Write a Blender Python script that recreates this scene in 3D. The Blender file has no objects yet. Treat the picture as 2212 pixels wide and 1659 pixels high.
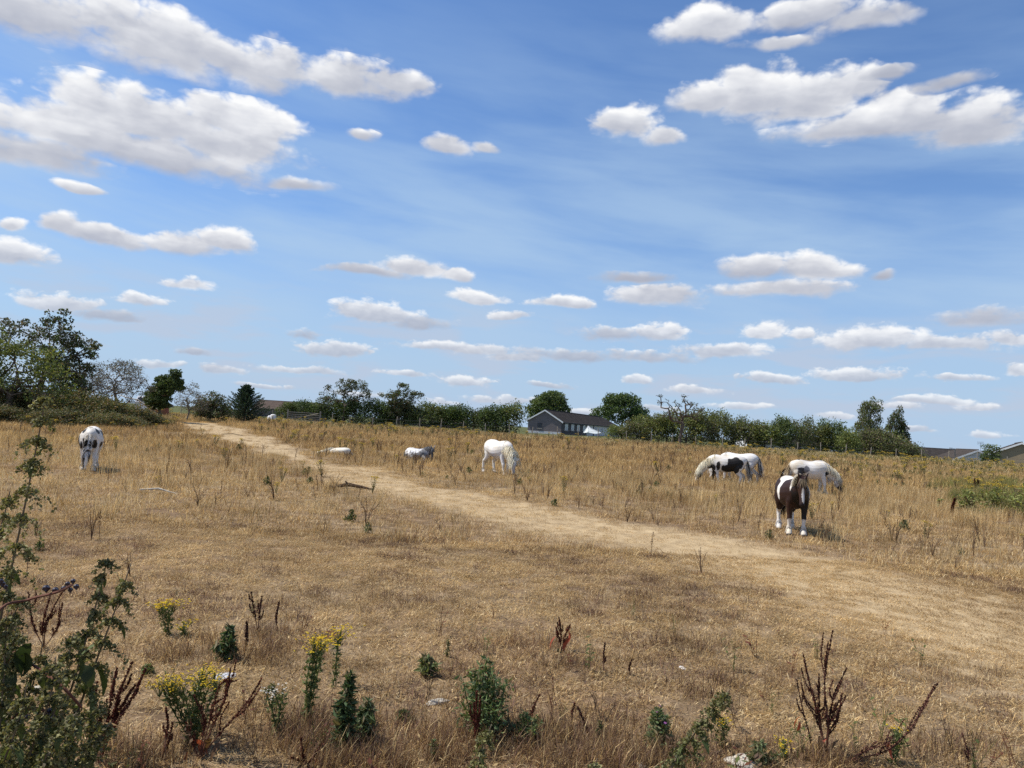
import bpy, bmesh, math, random
import numpy as np
from mathutils import Vector, Matrix, noise as mnoise
R = math.radians
S = bpy.context.scene
COL = S.collection

# ------------------------------------------------------------------ camera
# picture coordinates used as a survey sheet: 2212 x 1659, focal length in the same unit
PW, PH, FOC = 2212.0, 1659.0, 1597.0
ROLL, PITCH = R(3.45), math.atan(90 / 1597.0)
EYE = np.array([0.0, 0.0, 2.35])
_cp, _sp, _cr, _sr = math.cos(PITCH), math.sin(PITCH), math.cos(ROLL), math.sin(ROLL)
FWD = np.array([0, _cp, _sp]); UP0 = np.array([0, -_sp, _cp]); RT0 = np.array([1.0, 0, 0])
RT = RT0 * _cr + UP0 * _sr          # picture right / up, the phone being held a little crooked
UP = -RT0 * _sr + UP0 * _cr
cam_data = bpy.data.cameras.new('camera')
cam = bpy.data.objects.new('camera', cam_data); COL.objects.link(cam)
cam_data.sensor_width = 36.0; cam_data.lens = 36.0 * FOC / PW
cam_data.clip_start = 0.05; cam_data.clip_end = 6000
cam.matrix_world = Matrix(((RT[0], UP[0], -FWD[0], EYE[0]), (RT[1], UP[1], -FWD[1], EYE[1]),
                           (RT[2], UP[2], -FWD[2], EYE[2]), (0, 0, 0, 1)))
S.camera = cam

# ------------------------------------------------------------------ light
SUN_EL, SUN_AZ = R(56), R(-80)       # azimuth from straight ahead (+Y), negative to the left
sdir = Vector((math.sin(SUN_AZ) * math.cos(SUN_EL), math.cos(SUN_AZ) * math.cos(SUN_EL), math.sin(SUN_EL)))
sun_d = bpy.data.lights.new('sun', 'SUN'); sun_d.energy = 4.9; sun_d.angle = R(0.53); sun_d.color = (1.0, 0.945, 0.87)
sun = bpy.data.objects.new('sun', sun_d); COL.objects.link(sun)
sun.rotation_euler = sdir.to_track_quat('Z', 'Y').to_euler(); sun.location = (0, 0, 60)
S.view_settings.view_transform = 'Standard'; S.view_settings.look = 'None'
S.view_settings.exposure = 0.18; S.view_settings.gamma = 1.0; S.view_settings.use_curve_mapping = False
S.cycles.use_denoising = False
S.cycles.max_bounces = 6; S.cycles.diffuse_bounces = 3; S.cycles.glossy_bounces = 2
S.cycles.transmission_bounces = 3; S.cycles.transparent_max_bounces = 8
S.cycles.sample_clamp_indirect = 4.0

def ray(px, py):
    dx, dy = px - PW / 2, PH / 2 - py
    d = FWD * FOC + RT * dx + UP * dy
    return d / np.linalg.norm(d)

# ------------------------------------------------------------------ sky (world): Nishita air, thin cirrus, fair-weather cumulus
world = bpy.data.worlds.new('World'); S.world = world; world.use_nodes = True
world.cycles.sampling_method = 'NONE'
W = world.node_tree; W.nodes.clear()
class NT:
    """small helper to write node graphs as expressions"""
    def __init__(s, t): s.t = t
    def n(s, typ, **kw):
        nd = s.t.nodes.new(typ)
        for k, v in kw.items(): setattr(nd, k, v)
        return nd
    def put(s, sock, v):
        if hasattr(v, 'is_output'): s.t.links.new(v, sock)
        elif v is not None: sock.default_value = v
    def m(s, op, a, b=None, c=None, clamp=False):
        nd = s.n('ShaderNodeMath', operation=op, use_clamp=clamp)
        for i, v in enumerate((a, b, c)):
            if v is not None: s.put(nd.inputs[i], v)
        return nd.outputs[0]
    def v(s, op, a, b=None, c=None, val=False):
        nd = s.n('ShaderNodeVectorMath', operation=op)
        for i, x in enumerate((a, b, c)):
            if x is not None: s.put(nd.inputs[i], x)
        return nd.outputs['Value' if val else 'Vector']
    def noise(s, vec, scale, detail=4, rough=0.5, lac=2.0, dist=0.0, out='Fac', dim='3D'):
        nd = s.n('ShaderNodeTexNoise', noise_dimensions=dim)
        s.put(nd.inputs['Vector'], vec)
        nd.inputs['Scale'].default_value = scale; nd.inputs['Detail'].default_value = detail
        nd.inputs['Roughness'].default_value = rough; nd.inputs['Lacunarity'].default_value = lac
        nd.inputs['Distortion'].default_value = dist
        return nd.outputs[out]
    def ramp(s, f, stops, interp='LINEAR'):
        nd = s.n('ShaderNodeValToRGB'); cr = nd.color_ramp; cr.interpolation = interp
        while len(cr.elements) < len(stops): cr.elements.new(0.5)
        for e, (p, c) in zip(cr.elements, stops):
            e.position = p; e.color = (c[0], c[1], c[2], 1) if len(c) == 3 else c
        s.put(nd.inputs[0], f); return nd.outputs[0]
    def mr(s, f, a, b, c=0.0, d=1.0, smooth=False):
        nd = s.n('ShaderNodeMapRange', interpolation_type='SMOOTHSTEP' if smooth else 'LINEAR'); nd.clamp = True
        s.put(nd.inputs[0], f)
        for i, x in enumerate((a, b, c, d)): nd.inputs[i + 1].default_value = x
        return nd.outputs[0]
    def mix(s, f, a, b, blend='MIX'):
        nd = s.n('ShaderNodeMix', data_type='RGBA', blend_type=blend)
        s.put(nd.inputs[0], f)
        for i, x in ((6, a), (7, b)):
            s.put(nd.inputs[i], (*x, 1.0) if isinstance(x, tuple) and len(x) == 3 else x)
        return nd.outputs[2]

def build_sky():
    g = NT(W)
    tc = g.n('ShaderNodeTexCoord')
    d = tc.outputs['Generated']
    sep = g.n('ShaderNodeSeparateXYZ'); g.put(sep.inputs[0], d)
    x, y, z = sep.outputs
    az = g.m('ARCTAN2', x, y)
    AZW = 0.68                       # the cloud field goes on all the way round, mirrored every AZW radians
    azm = g.m('SUBTRACT', g.m('PINGPONG', g.m('ADD', az, AZW), 2 * AZW), AZW)
    el = g.m('ARCSINE', z)
    comb = g.n('ShaderNodeCombineXYZ'); g.put(comb.inputs[0], azm); g.put(comb.inputs[1], el); comb.inputs[2].default_value = 1.0
    p0 = comb.outputs[0]
    # billow noise, coarser overhead than near the horizon
    q = g.v('MULTIPLY', p0, (1.0, 1.7, 0.0))
    hi = g.mr(el, 0.08, 0.30); lo = g.m('SUBTRACT', 1.0, hi)
    def puffs(qq, det):
        def vor(sc):
            v = g.n('ShaderNodeTexVoronoi', voronoi_dimensions='2D', feature='F1'); g.put(v.inputs['Vector'], qq)
            v.inputs['Scale'].default_value = sc; v.inputs['Detail'].default_value = det; v.inputs['Roughness'].default_value = 0.55; v.inputs['Lacunarity'].default_value = 2.3
            return v.outputs['Distance']
        return g.m('ADD', g.m('MULTIPLY', vor(17.0), hi), g.m('MULTIPLY', vor(46.0), lo))
    def billow(qq, det, rough):
        a = g.noise(qq, 12.0, det, rough, 2.1, 0.0, dim='2D'); b = g.noise(qq, 33.0, det - 1, rough, 2.1, 0.0, dim='2D')
        return g.m('ADD', g.m('MULTIPLY', a, hi), g.m('MULTIPLY', b, lo))
    wq = g.v('ADD', q, g.v('MULTIPLY', g.v('SUBTRACT', g.noise(q, 40.0, 2, 0.5, out='Color', dim='2D'), (0.5, 0.5, 0.5)), (0.02, 0.02, 0.0)))
    N = g.m('ADD', g.m('MULTIPLY', billow(q, 7, 0.54), 0.72), g.m('MULTIPLY', g.m('SUBTRACT', 0.92, puffs(wq, 2.0)), 0.24))
    # the lit side of each billow: the field compared with itself a little further up towards the sun
    dq = g.v('SCALE', (-0.45, 1.0, 0.0)); g.put(dq.node.inputs['Scale'], g.m('MULTIPLY_ADD', hi, 0.016, 0.008))
    q2 = g.v('ADD', q, dq)
    N2 = g.m('ADD', g.m('MULTIPLY', billow(q2, 4, 0.50), 0.72), g.m('MULTIPLY', g.m('SUBTRACT', 0.92, puffs(g.v('ADD', wq, dq), 1.0)), 0.24))
    wn = g.noise(q, 9.0, 3, 0.5, out='Color', dim='2D')
    wv = g.v('MULTIPLY', g.v('SUBTRACT', wn, (0.5, 0.5, 0.5)), (0.045, 0.020, 0.0))
    p = g.v('ADD', p0, wv)
    # air
    sky = g.n('ShaderNodeTexSky', sky_type='NISHITA'); sky.sun_disc = False
    sky.sun_elevation = SUN_EL; sky.sun_rotation = SUN_AZ; sky.altitude = 50
    sky.air_density = 1.0; sky.dust_density = 0.5; sky.ozone_density = 3.0
    air = g.mix(1.0, sky.outputs[0], (0.74, 1.00, 1.30), 'MULTIPLY')
    # thin high cloud in slanting streaks
    rot = g.n('ShaderNodeVectorRotate', rotation_type='Z_AXIS'); g.put(rot.inputs['Vector'], p0); rot.inputs['Angle'].default_value = R(6)
    c1 = g.noise(g.v('MULTIPLY', rot.outputs[0], (1.5, 8.0, 0.0)), 2.3, 5, 0.5, 2.0, 0.15, dim='2D')
    cir = g.m('MULTIPLY', g.mr(c1, 0.18, 0.78, 0.18, 0.95, smooth=True), g.mr(el, 0.56, 0.26, 0.05, 0.72))
    air = g.mix(cir, air, (4.1, 5.6, 7.3))
    air = g.mix(g.mr(el, -0.02, 0.32, 0.92, 0.0, smooth=True), air, (3.95, 5.25, 6.95))
    # faint flat layers low down
    b1 = g.noise(g.v('MULTIPLY', p, (6.0, 30.0, 0.0)), 1.0, 5, 0.55, dim='2D')
    band = g.m('MULTIPLY', g.mr(el, 0.0, 0.05, 0.25, 1.0), g.mr(el, 0.10, 0.19, 1.0, 0.0, smooth=True))
    air = g.mix(g.m('MULTIPLY', g.mr(b1, 0.46, 0.66, smooth=True), g.m('MULTIPLY', band, 0.6)), air, (4.6, 5.15, 6.3))
    far = g.mr(el, 0.0, 0.20, 0.62, 1.0)
    relief = g.m('MULTIPLY', g.m('SUBTRACT', N, N2), 1.35)
    streak = g.m('SUBTRACT', g.noise(g.v('MULTIPLY', p, (1.0, 4.5, 0.0)), 7.0, 3, 0.5, dim='2D'), 0.5)
    Nc = g.m('MULTIPLY', g.m('SUBTRACT', N, 0.445), 1.70)
    rs = g.m('MULTIPLY_ADD', streak, 0.85, 0.38)
    K = 10.0                          # background strength is 0.1
    def background(acc, s):
        dens = g.m('MULTIPLY_ADD', acc, 1.2, Nc) if hasattr(acc, 'is_output') else g.m('ADD', Nc, acc)
        wide = g.mr(s, -0.45, 0.45, 1.0, 0.44)                       # crisp heads, ragged soft bases
        a_ = g.m('DIVIDE', g.m('ADD', dens, 0.04), wide, clamp=True)
        a_ = g.m('MULTIPLY', g.m('MULTIPLY', a_, a_), g.m('SUBTRACT', 3.0, g.m('MULTIPLY', a_, 2.0)))
        alpha = g.m('MULTIPLY', a_, far)
        tone = g.m('MULTIPLY_ADD', s, 0.50, g.m('MULTIPLY_ADD', relief, g.mr(dens, 0.15, 1.0, 1.0, 0.38), rs))
        tone = g.m('ADD', tone, g.mr(dens, 0.0, 0.8, 0.26, 0.0))      # thin rims let light through
        cl = g.ramp(tone, [(0.0, (0.38, 0.405, 0.485)), (0.25, (0.44, 0.465, 0.54)), (0.50, (0.53, 0.55, 0.61)), (0.75, (0.69, 0.705, 0.745)), (1.0, (0.87, 0.875, 0.88))])
        cl = g.v('SCALE', cl); cl.node.inputs['Scale'].default_value = K
        bg = g.n('ShaderNodeBackground'); bg.inputs['Strength'].default_value = 0.1
        g.put(bg.inputs['Color'], g.mix(alpha, air, cl))
        return bg.outputs[0]
    specs = []
    for (cx, cy, rx, ry, b, k) in CLOUDS:
        c = ray(cx, cy); e0 = math.asin(c[2]); a0 = math.atan2(c[0], c[1])
        l = ray(cx - rx * _cr, cy - rx * _sr); r_ = ray(cx + rx * _cr, cy + rx * _sr)
        ax = 1.26 * abs(math.atan2(r_[0], r_[1]) - math.atan2(l[0], l[1])) / 2
        ay = 1.30 * abs(math.asin(ray(cx, cy - ry)[2]) - math.asin(ray(cx, cy + ry)[2])) / 2
        specs.append((a0, e0, ax, ay, b, k))
    def leaf(A0, A1, E0, E1):
        """the part of the sky between these bearings: only the clouds that reach into it"""
        mine = []
        for sp in specs:
            a0, e0, ax, ay = sp[:4]; mx, my = ax * 1.5 + 0.035, ay * 1.5 + 0.015
            if not (a0 + mx < A0 or a0 - mx > A1 or e0 + my < E0 or e0 - my > E1): mine.append(sp)
        if not mine: return background(-3.0, 0.0)
        gt = bpy.data.node_groups.new('clouds', 'ShaderNodeTree'); h = NT(gt)
        gt.interface.new_socket('P', in_out='INPUT', socket_type='NodeSocketVector')
        gt.interface.new_socket('D', in_out='OUTPUT', socket_type='NodeSocketFloat')
        gt.interface.new_socket('T', in_out='OUTPUT', socket_type='NodeSocketFloat')
        P = h.n('NodeGroupInput').outputs[0]; go = h.n('NodeGroupOutput')
        acc = ws = wsum = None
        for (a0, e0, ax, ay, b, k) in mine:
            va = h.v('MULTIPLY_ADD', P, (1 / ax, 1 / ay, 0), (-a0 / ax, -e0 / ay, 0))
            ln = h.v('LENGTH', h.v('MAXIMUM', va, h.v('MULTIPLY', va, (-1, -k * 1.3, 0))), val=True)
            w = h.m('SUBTRACT', 1.0, ln)
            sh = h.v('DOT_PRODUCT', P, (0, 1 / ay, -e0 / ay + b), val=True)
            wc = h.m('MAXIMUM', w, 0.0)
            acc = w if acc is None else h.m('MAXIMUM', acc, w)
            ws = h.m('MULTIPLY', wc, sh) if ws is None else h.m('MULTIPLY_ADD', wc, sh, ws)
            wsum = h.m('ADD', wc, 1e-4) if wsum is None else h.m('ADD', wsum, wc)
        h.put(go.inputs[0], acc); h.put(go.inputs[1], h.m('DIVIDE', ws, wsum))
        gn = g.n('ShaderNodeGroup'); gn.node_tree = gt; g.put(gn.inputs[0], p)
        return background(gn.outputs[0], gn.outputs[1])
    def pick(test, a, b):
        mx = g.n('ShaderNodeMixShader'); g.put(mx.inputs[0], test); g.put(mx.inputs[1], a); g.put(mx.inputs[2], b)
        return mx.outputs[0]
    def row(E0, E1, cuts):
        edges = [-9] + cuts + [9]
        sh = leaf(edges[-2], edges[-1], E0, E1)
        for i in range(len(cuts) - 1, -1, -1):
            sh = pick(g.m('GREATER_THAN', azm, cuts[i]), leaf(edges[i], edges[i + 1], E0, E1), sh)
        return sh
    # overhead, outside the picture, the same kind of cloud is left to chance
    gen = g.m('MULTIPLY', g.m('SUBTRACT', g.noise(g.v('MULTIPLY', d, (1, 1, 1.6)), 3.1, 3, 0.5), 0.57), 5.0)
    top = background(gen, 0.1)
    cuts = [-0.33, 0.0, 0.33]
    sh = row(-9, 0.10, cuts)
    sh = pick(g.m('GREATER_THAN', el, 0.10), sh, row(0.10, 0.20, cuts))
    sh = pick(g.m('GREATER_THAN', el, 0.20), sh, row(0.20, 0.62, cuts))
    sh = pick(g.m('GREATER_THAN', el, 0.62), sh, top)
    out = g.n('ShaderNodeOutputWorld'); W.links.new(sh, out.inputs[0])

# each cloud: centre and half size on the survey sheet, tone offset, flatness of its base
CLOUDS = [
 (110, 55, 190, 72, .1, 1.3), (330, 105, 210, 88, .15, 1.3), (520, 150, 200, 66, .0, 1.4), (625, 160, 130, 52, .0, 1.4), (720, 172, 190, 48, .0, 1.4), (860, 185, 85, 34, .1, 1.4),
 (60, 335, 190, 52, .0, 1.5), (140, 280, 215, 66, .3, 1.2), (320, 262, 230, 68, .35, 1.2), (520, 272, 135, 58, .3, 1.3), (330, 340, 330, 58, -.1, 1.5), (500, 330, 170, 60, .0, 1.4), (160, 405, 55, 15, .2, 1.5), (640, 400, 80, 18, -.4, 1.5),
 (788, 300, 34, 18, -.2, 1.2), (975, 322, 62, 30, .0, 1.4), (1055, 325, 38, 20, .0, 1.4),
 (128, 490, 48, 38, .25, 1.4), (240, 515, 130, 34, .1, 1.4), (385, 532, 110, 30, .0, 1.5), (478, 528, 66, 38, .25, 1.4),
 (25, 492, 42, 22, .2, 1.4), (40, 556, 92, 38, .2, 1.5),
 (412, 616, 58, 20, .2, 1.5), (112, 655, 85, 30, .2, 1.5), (215, 682, 110, 16, -.5, 1.4), (300, 655, 62, 18, .2, 1.5),
 (790, 592, 90, 15, -.2, 1.4), (900, 588, 92, 28, .35, 1.6), (985, 602, 46, 20, .25, 1.5), (815, 680, 100, 30, .35, 1.7), (905, 698, 80, 20, -.5, 1.3),
 (1040, 646, 70, 18, .2, 1.6), (1212, 657, 76, 20, .3, 1.6), (1100, 682, 50, 13, .1, 1.4),
 (1410, 645, 115, 32, .0, 1.5), (1360, 603, 95, 17, -.6, 1.3), (1640, 588, 80, 36, -.15, 1.4), (1760, 588, 100, 42, .3, 1.5), (1690, 632, 160, 26, .0, 1.6), (1900, 600, 30, 14, -.7, 1.2),
 (1345, 268, 66, 50, .45, 1.3), (1430, 300, 50, 26, .2, 1.3),
 (1510, 218, 88, 40, .1, 1.3), (1640, 190, 110, 58, .35, 1.3), (1790, 205, 130, 58, .3, 1.3), (1940, 255, 160, 58, .2, 1.4), (2110, 285, 150, 48, .15, 1.4), (2010, 265, 190, 48, .1, 1.4), (1680, 222, 170, 46, .1, 1.4), (1850, 280, 190, 44, -.05, 1.5), (1730, 245, 150, 40, .0, 1.4),
 (1540, 62, 110, 50, .15, 1.2), (1720, 40, 120, 34, -.1, 1.1), (1880, 45, 125, 34, -.1, 1.2), (1680, 95, 100, 20, -.2, 1.2), (1930, 162, 58, 16, -.3, 1.2), (2060, 175, 70, 22, -.4, 1.2),
 (2130, 690, 105, 28, -.5, 1.5), (1890, 735, 140, 32, .3, 1.6), (2040, 750, 130, 26, .1, 1.6), (2180, 738, 64, 24, .3, 1.6), (1650, 718, 52, 26, .3, 1.5), (1730, 722, 34, 18, .2, 1.5), (1570, 763, 105, 24, .1, 1.5),
 (1430, 722, 58, 22, .25, 1.5), (1320, 722, 95, 18, -.4, 1.4), (1240, 772, 150, 20, -.4, 1.4), (1410, 776, 120, 18, -.35, 1.4),
 (725, 762, 88, 24, .25, 1.5), (650, 724, 48, 15, -.5, 1.3), (1000, 756, 125, 16, .0, 1.5), (1110, 776, 60, 12, .1, 1.5), (490, 802, 55, 13, .1, 1.5), (430, 762, 42, 10, -.6, 1.3),
 (1010, 830, 66, 15, .2, 1.5), (1670, 826, 58, 20, .25, 1.6), (1860, 812, 110, 22, .25, 1.6), (2190, 806, 42, 20, .25, 1.6), (2070, 822, 66, 10, -.1, 1.4), (2140, 935, 52, 12, .1, 1.5),
 (1930, 880, 60, 11, .1, 1.5), (1600, 880, 70, 9, .0, 1.5), (1250, 890, 50, 9, .1, 1.5), (960, 870, 40, 8, .1, 1.5), (560, 838, 60, 9, .1, 1.5), (760, 850, 70, 8, .0, 1.5), (2120, 880, 60, 10, .1, 1.5), (1960, 925, 50, 8, .1, 1.5), (1420, 885, 60, 8, .0, 1.5), (1180, 830, 60, 9, -.2, 1.4),
 (1790, 898, 36, 12, .2, 1.5), (1370, 828, 36, 14, .2, 1.5), (1100, 868, 90, 12, .0, 1.5), (1500, 850, 70, 10, .0, 1.5), (2030, 868, 80, 12, .1, 1.5), (880, 812, 60, 9, .1, 1.5), (350, 785, 60, 12, .2, 1.5), (640, 800, 90, 10, .0, 1.5),
]
build_sky()

# ------------------------------------------------------------------ helpers
rng = np.random.default_rng(7)
random.seed(7)
def sstep(a, b, x):
    t = np.clip((np.asarray(x, float) - a) / (b - a), 0, 1); return t * t * (3 - 2 * t)
def softplus(x): return np.logaddexp(0, x)
def zg(x, y):
    """height of the ground: a low bank at the camera's feet, a flat strip, a gentle rise to the fence, then gardens"""
    x = np.asarray(x, float); y = np.asarray(y, float)
    z = 0.0188 * 3 * softplus((y - 17) / 3)
    zf = 1.22 - 2.75 * sstep(28, 62, x)
    t = sstep(83, 104, y)
    z = z * (1 - t) + zf * t
    z = z + 0.62 * (1 - sstep(1.7, 4.3, y))
    z = z + 0.045 * np.sin(x * 0.31 + 1.3) * np.sin(y * 0.27) * sstep(5, 12, y) + 0.02 * np.sin(x * 1.1) * np.sin(y * 0.9 + x * .3)
    return z
def at(px, py, Y):
    """the point seen at (px,py) at depth Y"""
    d = ray(px, py); return EYE + d * (Y / d[1])
def hit(px, py):
    """where the line of sight through (px,py) meets the ground"""
    d = ray(px, py); lo = 0.5; hi = None
    for Y in np.concatenate([np.arange(0.6, 20, 0.1), np.arange(20, 400, 0.5)]):
        p = EYE + d * (Y / d[1])
        if p[2] <= zg(p[0], p[1]): hi = Y; break
        lo = Y
    if hi is None: hi = lo = 95.0
    for _ in range(30):
        m = (lo + hi) / 2; p = EYE + d * (m / d[1])
        if p[2] <= zg(p[0], p[1]): hi = m
        else: lo = m
    p = EYE + d * (hi / d[1]); p[2] = float(zg(p[0], p[1])); return p
def on_ground(x, y, dz=0.0): return (float(x), float(y), float(zg(x, y)) + dz)
def at_ground(px, Y):
    """ground point at depth Y below/above picture column px (column taken at the horizon)"""
    py = 920 + (px - 1106) * math.tan(ROLL); p = at(px, py, Y); return on_ground(p[0], p[1])

def new_mesh(name, verts, faces, mat=None, cols=None, smooth=False):
    me = bpy.data.meshes.new(name)
    me.from_pydata([tuple(map(float, v)) for v in verts] if not isinstance(verts, np.ndarray) else verts.tolist(), [],
                   faces if not isinstance(faces, np.ndarray) else faces.tolist())
    if cols is not None:
        at_ = me.color_attributes.new('col', 'FLOAT_COLOR', 'POINT')
        c = np.ones((len(me.vertices), 4), np.float32); c[:, :3] = np.asarray(cols, np.float32)[:, :3]
        at_.data.foreach_set('color', c.ravel())
    if mat: me.materials.append(mat)
    if smooth: me.polygons.foreach_set('use_smooth', [True] * len(me.polygons))
    me.update(); return me
def obj(name, me, parent=None, loc=(0, 0, 0), rz=0.0, label=None, cat=None, group=None, kind=None):
    o = bpy.data.objects.new(name, me); COL.objects.link(o)
    o.location = loc; o.rotation_euler = (0, 0, rz)
    if parent is not None: o.parent = parent
    for k, v in (('label', label), ('category', cat), ('group', group), ('kind', kind)):
        if v: o[k] = v
    return o
def empty(name, loc, rz=0.0, label=None, cat=None, group=None):
    o = obj(name, None, None, tuple(map(float, loc)), rz, label, cat, group); o.empty_display_size = 0.2; return o

class MB:
    """collects boxes, tubes and loose polygons into one mesh"""
    def __init__(s): s.v = []; s.f = []; s.c = []; s.cur = (1, 1, 1)
    def add(s, vs, fs):
        b = len(s.v); s.v += [tuple(map(float, v)) for v in vs]; s.f += [tuple(i + b for i in f) for f in fs]; s.c += [s.cur] * len(vs)
    def box(s, lo, hi, M=None):
        x0, y0, z0 = lo; x1, y1, z1 = hi
        vs = [(x0, y0, z0), (x1, y0, z0), (x1, y1, z0), (x0, y1, z0), (x0, y0, z1), (x1, y0, z1), (x1, y1, z1), (x0, y1, z1)]
        if M is not None: vs = [tuple(M @ Vector(v)) for v in vs]
        s.add(vs, [(0, 3, 2, 1), (4, 5, 6, 7), (0, 1, 5, 4), (1, 2, 6, 5), (2, 3, 7, 6), (3, 0, 4, 7)])
    def tube(s, pts, rad, n=6, cap=True, lateral=None):
        """tube through pts; rad is a number, or a list of numbers or (side, height) pairs"""
        pts = [Vector(p) for p in pts]; m = len(pts); rings = []
        prev = None
        for i, p in enumerate(pts):
            t = (pts[min(i + 1, m - 1)] - pts[max(i - 1, 0)])
            t = t.normalized() if t.length > 1e-9 else Vector((0, 0, 1))
            if lateral is not None: a = Vector(lateral); a = (a - t * a.dot(t)).normalized()
            else:
                a = prev if prev is not None else (Vector((1, 0, 0)) if abs(t.x) < 0.8 else Vector((0, 1, 0)))
                a = (a - t * a.dot(t))
                a = a.normalized() if a.length > 1e-6 else t.orthogonal().normalized()
            prev = a; b = t.cross(a)
            r = rad[i] if isinstance(rad, (list, tuple)) else rad
            ra, rb = r if isinstance(r, (list, tuple)) else (r, r)
            rings.append([p + a * (ra * math.cos(2 * math.pi * k / n)) + b * (rb * math.sin(2 * math.pi * k / n)) for k in range(n)])
        vs = [v for r in rings for v in r]; fs = []
        for i in range(m - 1):
            for k in range(n): fs.append((i * n + k, i * n + (k + 1) % n, (i + 1) * n + (k + 1) % n, (i + 1) * n + k))
        if cap: fs += [tuple(range(n - 1, -1, -1)), tuple((m - 1) * n + k for k in range(n))]
        s.add(vs, fs)
    def mesh(s, name, mat, smooth=False, col=False): return new_mesh(name, s.v, s.f, mat, s.c if col else None, smooth)

def mat_new(name):
    m = bpy.data.materials.new(name); m.use_nodes = True; t = m.node_tree; t.nodes.clear(); g = NT(t)
    out = g.n('ShaderNodeOutputMaterial'); return m, g, out
def mat_simple(name, base, rough=0.85, var=0.25, scale=6.0, spec=0.2, bump=0.0, bscale=40.0, metal=0.0, coords='Object', col2=None):
    """plain surface with uneven colour and a little relief"""
    m, g, out = mat_new(name)
    co = g.n('ShaderNodeTexCoord').outputs[coords]
    n1 = g.noise(co, scale, 5, 0.6); n2 = g.noise(co, scale * 7.3, 3, 0.5)
    f = g.m('ADD', g.m('MULTIPLY', n1, 0.65), g.m('MULTIPLY', n2, 0.35))
    f = g.mr(f, 0.3, 0.7)
    lo = tuple(c * (1 - var) for c in base); hi = tuple(min(1, c * (1 + var)) for c in (col2 or base))
    b = g.n('ShaderNodeBsdfPrincipled')
    g.put(b.inputs['Base Color'], g.mix(f, lo, hi)); b.inputs['Roughness'].default_value = rough
    b.inputs['Specular IOR Level'].default_value = spec; b.inputs['Metallic'].default_value = metal
    if bump:
        bn = g.n('ShaderNodeBump'); bn.inputs['Strength'].default_value = bump; bn.inputs['Distance'].default_value = 0.02
        g.put(bn.inputs['Height'], g.noise(co, bscale, 5, 0.6)); t = bn.outputs[0]; g.put(b.inputs['Normal'], t)
    g.t.links.new(b.outputs[0], out.inputs[0]); return m
def mat_leaf(name, base, trans=0.35, rough=0.7, var=0.35, spec=0.25, tcol=None, hue=None, attr=True):
    """thin leaf: colour from the leaf's own 'col' attribute, light passing through it"""
    m, g, out = mat_new(name)
    oi = g.n('ShaderNodeObjectInfo').outputs['Random']
    if attr:
        a = g.n('ShaderNodeAttribute'); a.attribute_name = 'col'
        c = g.mix(1.0, a.outputs['Color'], base, 'MULTIPLY')
    else: c = g.mix(0.0, base, base)
    v = g.m('MULTIPLY_ADD', oi, var, 1 - var / 2)
    sc = g.v('SCALE', c); g.put(sc.node.inputs['Scale'], v)
    b = g.n('ShaderNodeBsdfPrincipled'); g.put(b.inputs['Base Color'], sc)
    b.inputs['Roughness'].default_value = rough; b.inputs['Specular IOR Level'].default_value = spec
    tr = g.n('ShaderNodeBsdfTranslucent'); g.put(tr.inputs[0], g.mix(1.0, sc, tcol or (1.15, 1.1, 0.6), 'MULTIPLY'))
    mx = g.n('ShaderNodeMixShader'); mx.inputs[0].default_value = trans
    g.put(mx.inputs[1], b.outputs[0]); g.put(mx.inputs[2], tr.outputs[0])
    g.t.links.new(mx.outputs[0], out.inputs[0]); return m

# ------------------------------------------------------------------ the worn track through the field, surveyed from the picture
TRACK = [hit(*p)[:2] for p in [(2330, 1395), (2100, 1335), (1900, 1275), (1700, 1228), (1500, 1187), (1250, 1137), (1000, 1082), (850, 1046), (720, 1012), (630, 985), (560, 960), (510, 942), (470, 927)]]
TRACK = np.array(TRACK); TRACK = np.vstack([TRACK[0] * 2 - TRACK[1], TRACK, TRACK[-1] * 2 - TRACK[-2]])
def track_dist(x, y):
    """signed-less distance to the track's middle line, vectorised"""
    x = np.asarray(x, float); y = np.asarray(y, float); best = np.full(x.shape, 1e9)
    for a, b in zip(TRACK[:-1], TRACK[1:]):
        d = b - a; L = d @ d
        t = np.clip(((x - a[0]) * d[0] + (y - a[1]) * d[1]) / L, 0, 1)
        best = np.minimum(best, np.hypot(x - a[0] - t * d[0], y - a[1] - t * d[1]))
    return best
def vnoise(x, y, s, seed=0):
    """smooth value noise in the plane"""
    x = np.asarray(x, float) / s + seed * 17.3; y = np.asarray(y, float) / s + seed * 9.1
    xi, yi = np.floor(x).astype(np.int64), np.floor(y).astype(np.int64); fx, fy = x - xi, y - yi
    fx = fx * fx * (3 - 2 * fx); fy = fy * fy * (3 - 2 * fy)
    def h(i, j):
        n = (i * 374761393 + j * 668265263 + seed * 69069) & 0x7fffffff
        n = ((n ^ (n >> 13)) * 1274126177) & 0x7fffffff
        return ((n ^ (n >> 16)) & 0xffff) / 65535.0
    return (h(xi, yi) * (1 - fx) + h(xi + 1, yi) * fx) * (1 - fy) + (h(xi, yi + 1) * (1 - fx) + h(xi + 1, yi + 1) * fx) * fy
def track_mask(x, y):
    d = track_dist(x, y) + (vnoise(x, y, 2.6, 3) - .5) * 1.9 + (vnoise(x, y, .7, 4) - .5) * .9
    w = 1.15 + 0.75 * sstep(24, 11, y) + 0.5 * sstep(28, 45, y)
    edge = 1 - sstep(w * 0.25, w * 1.75, d)
    return edge * (1 - 0.35 * np.exp(-((d) / 0.33) ** 2) * sstep(12, 20, y))

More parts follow.
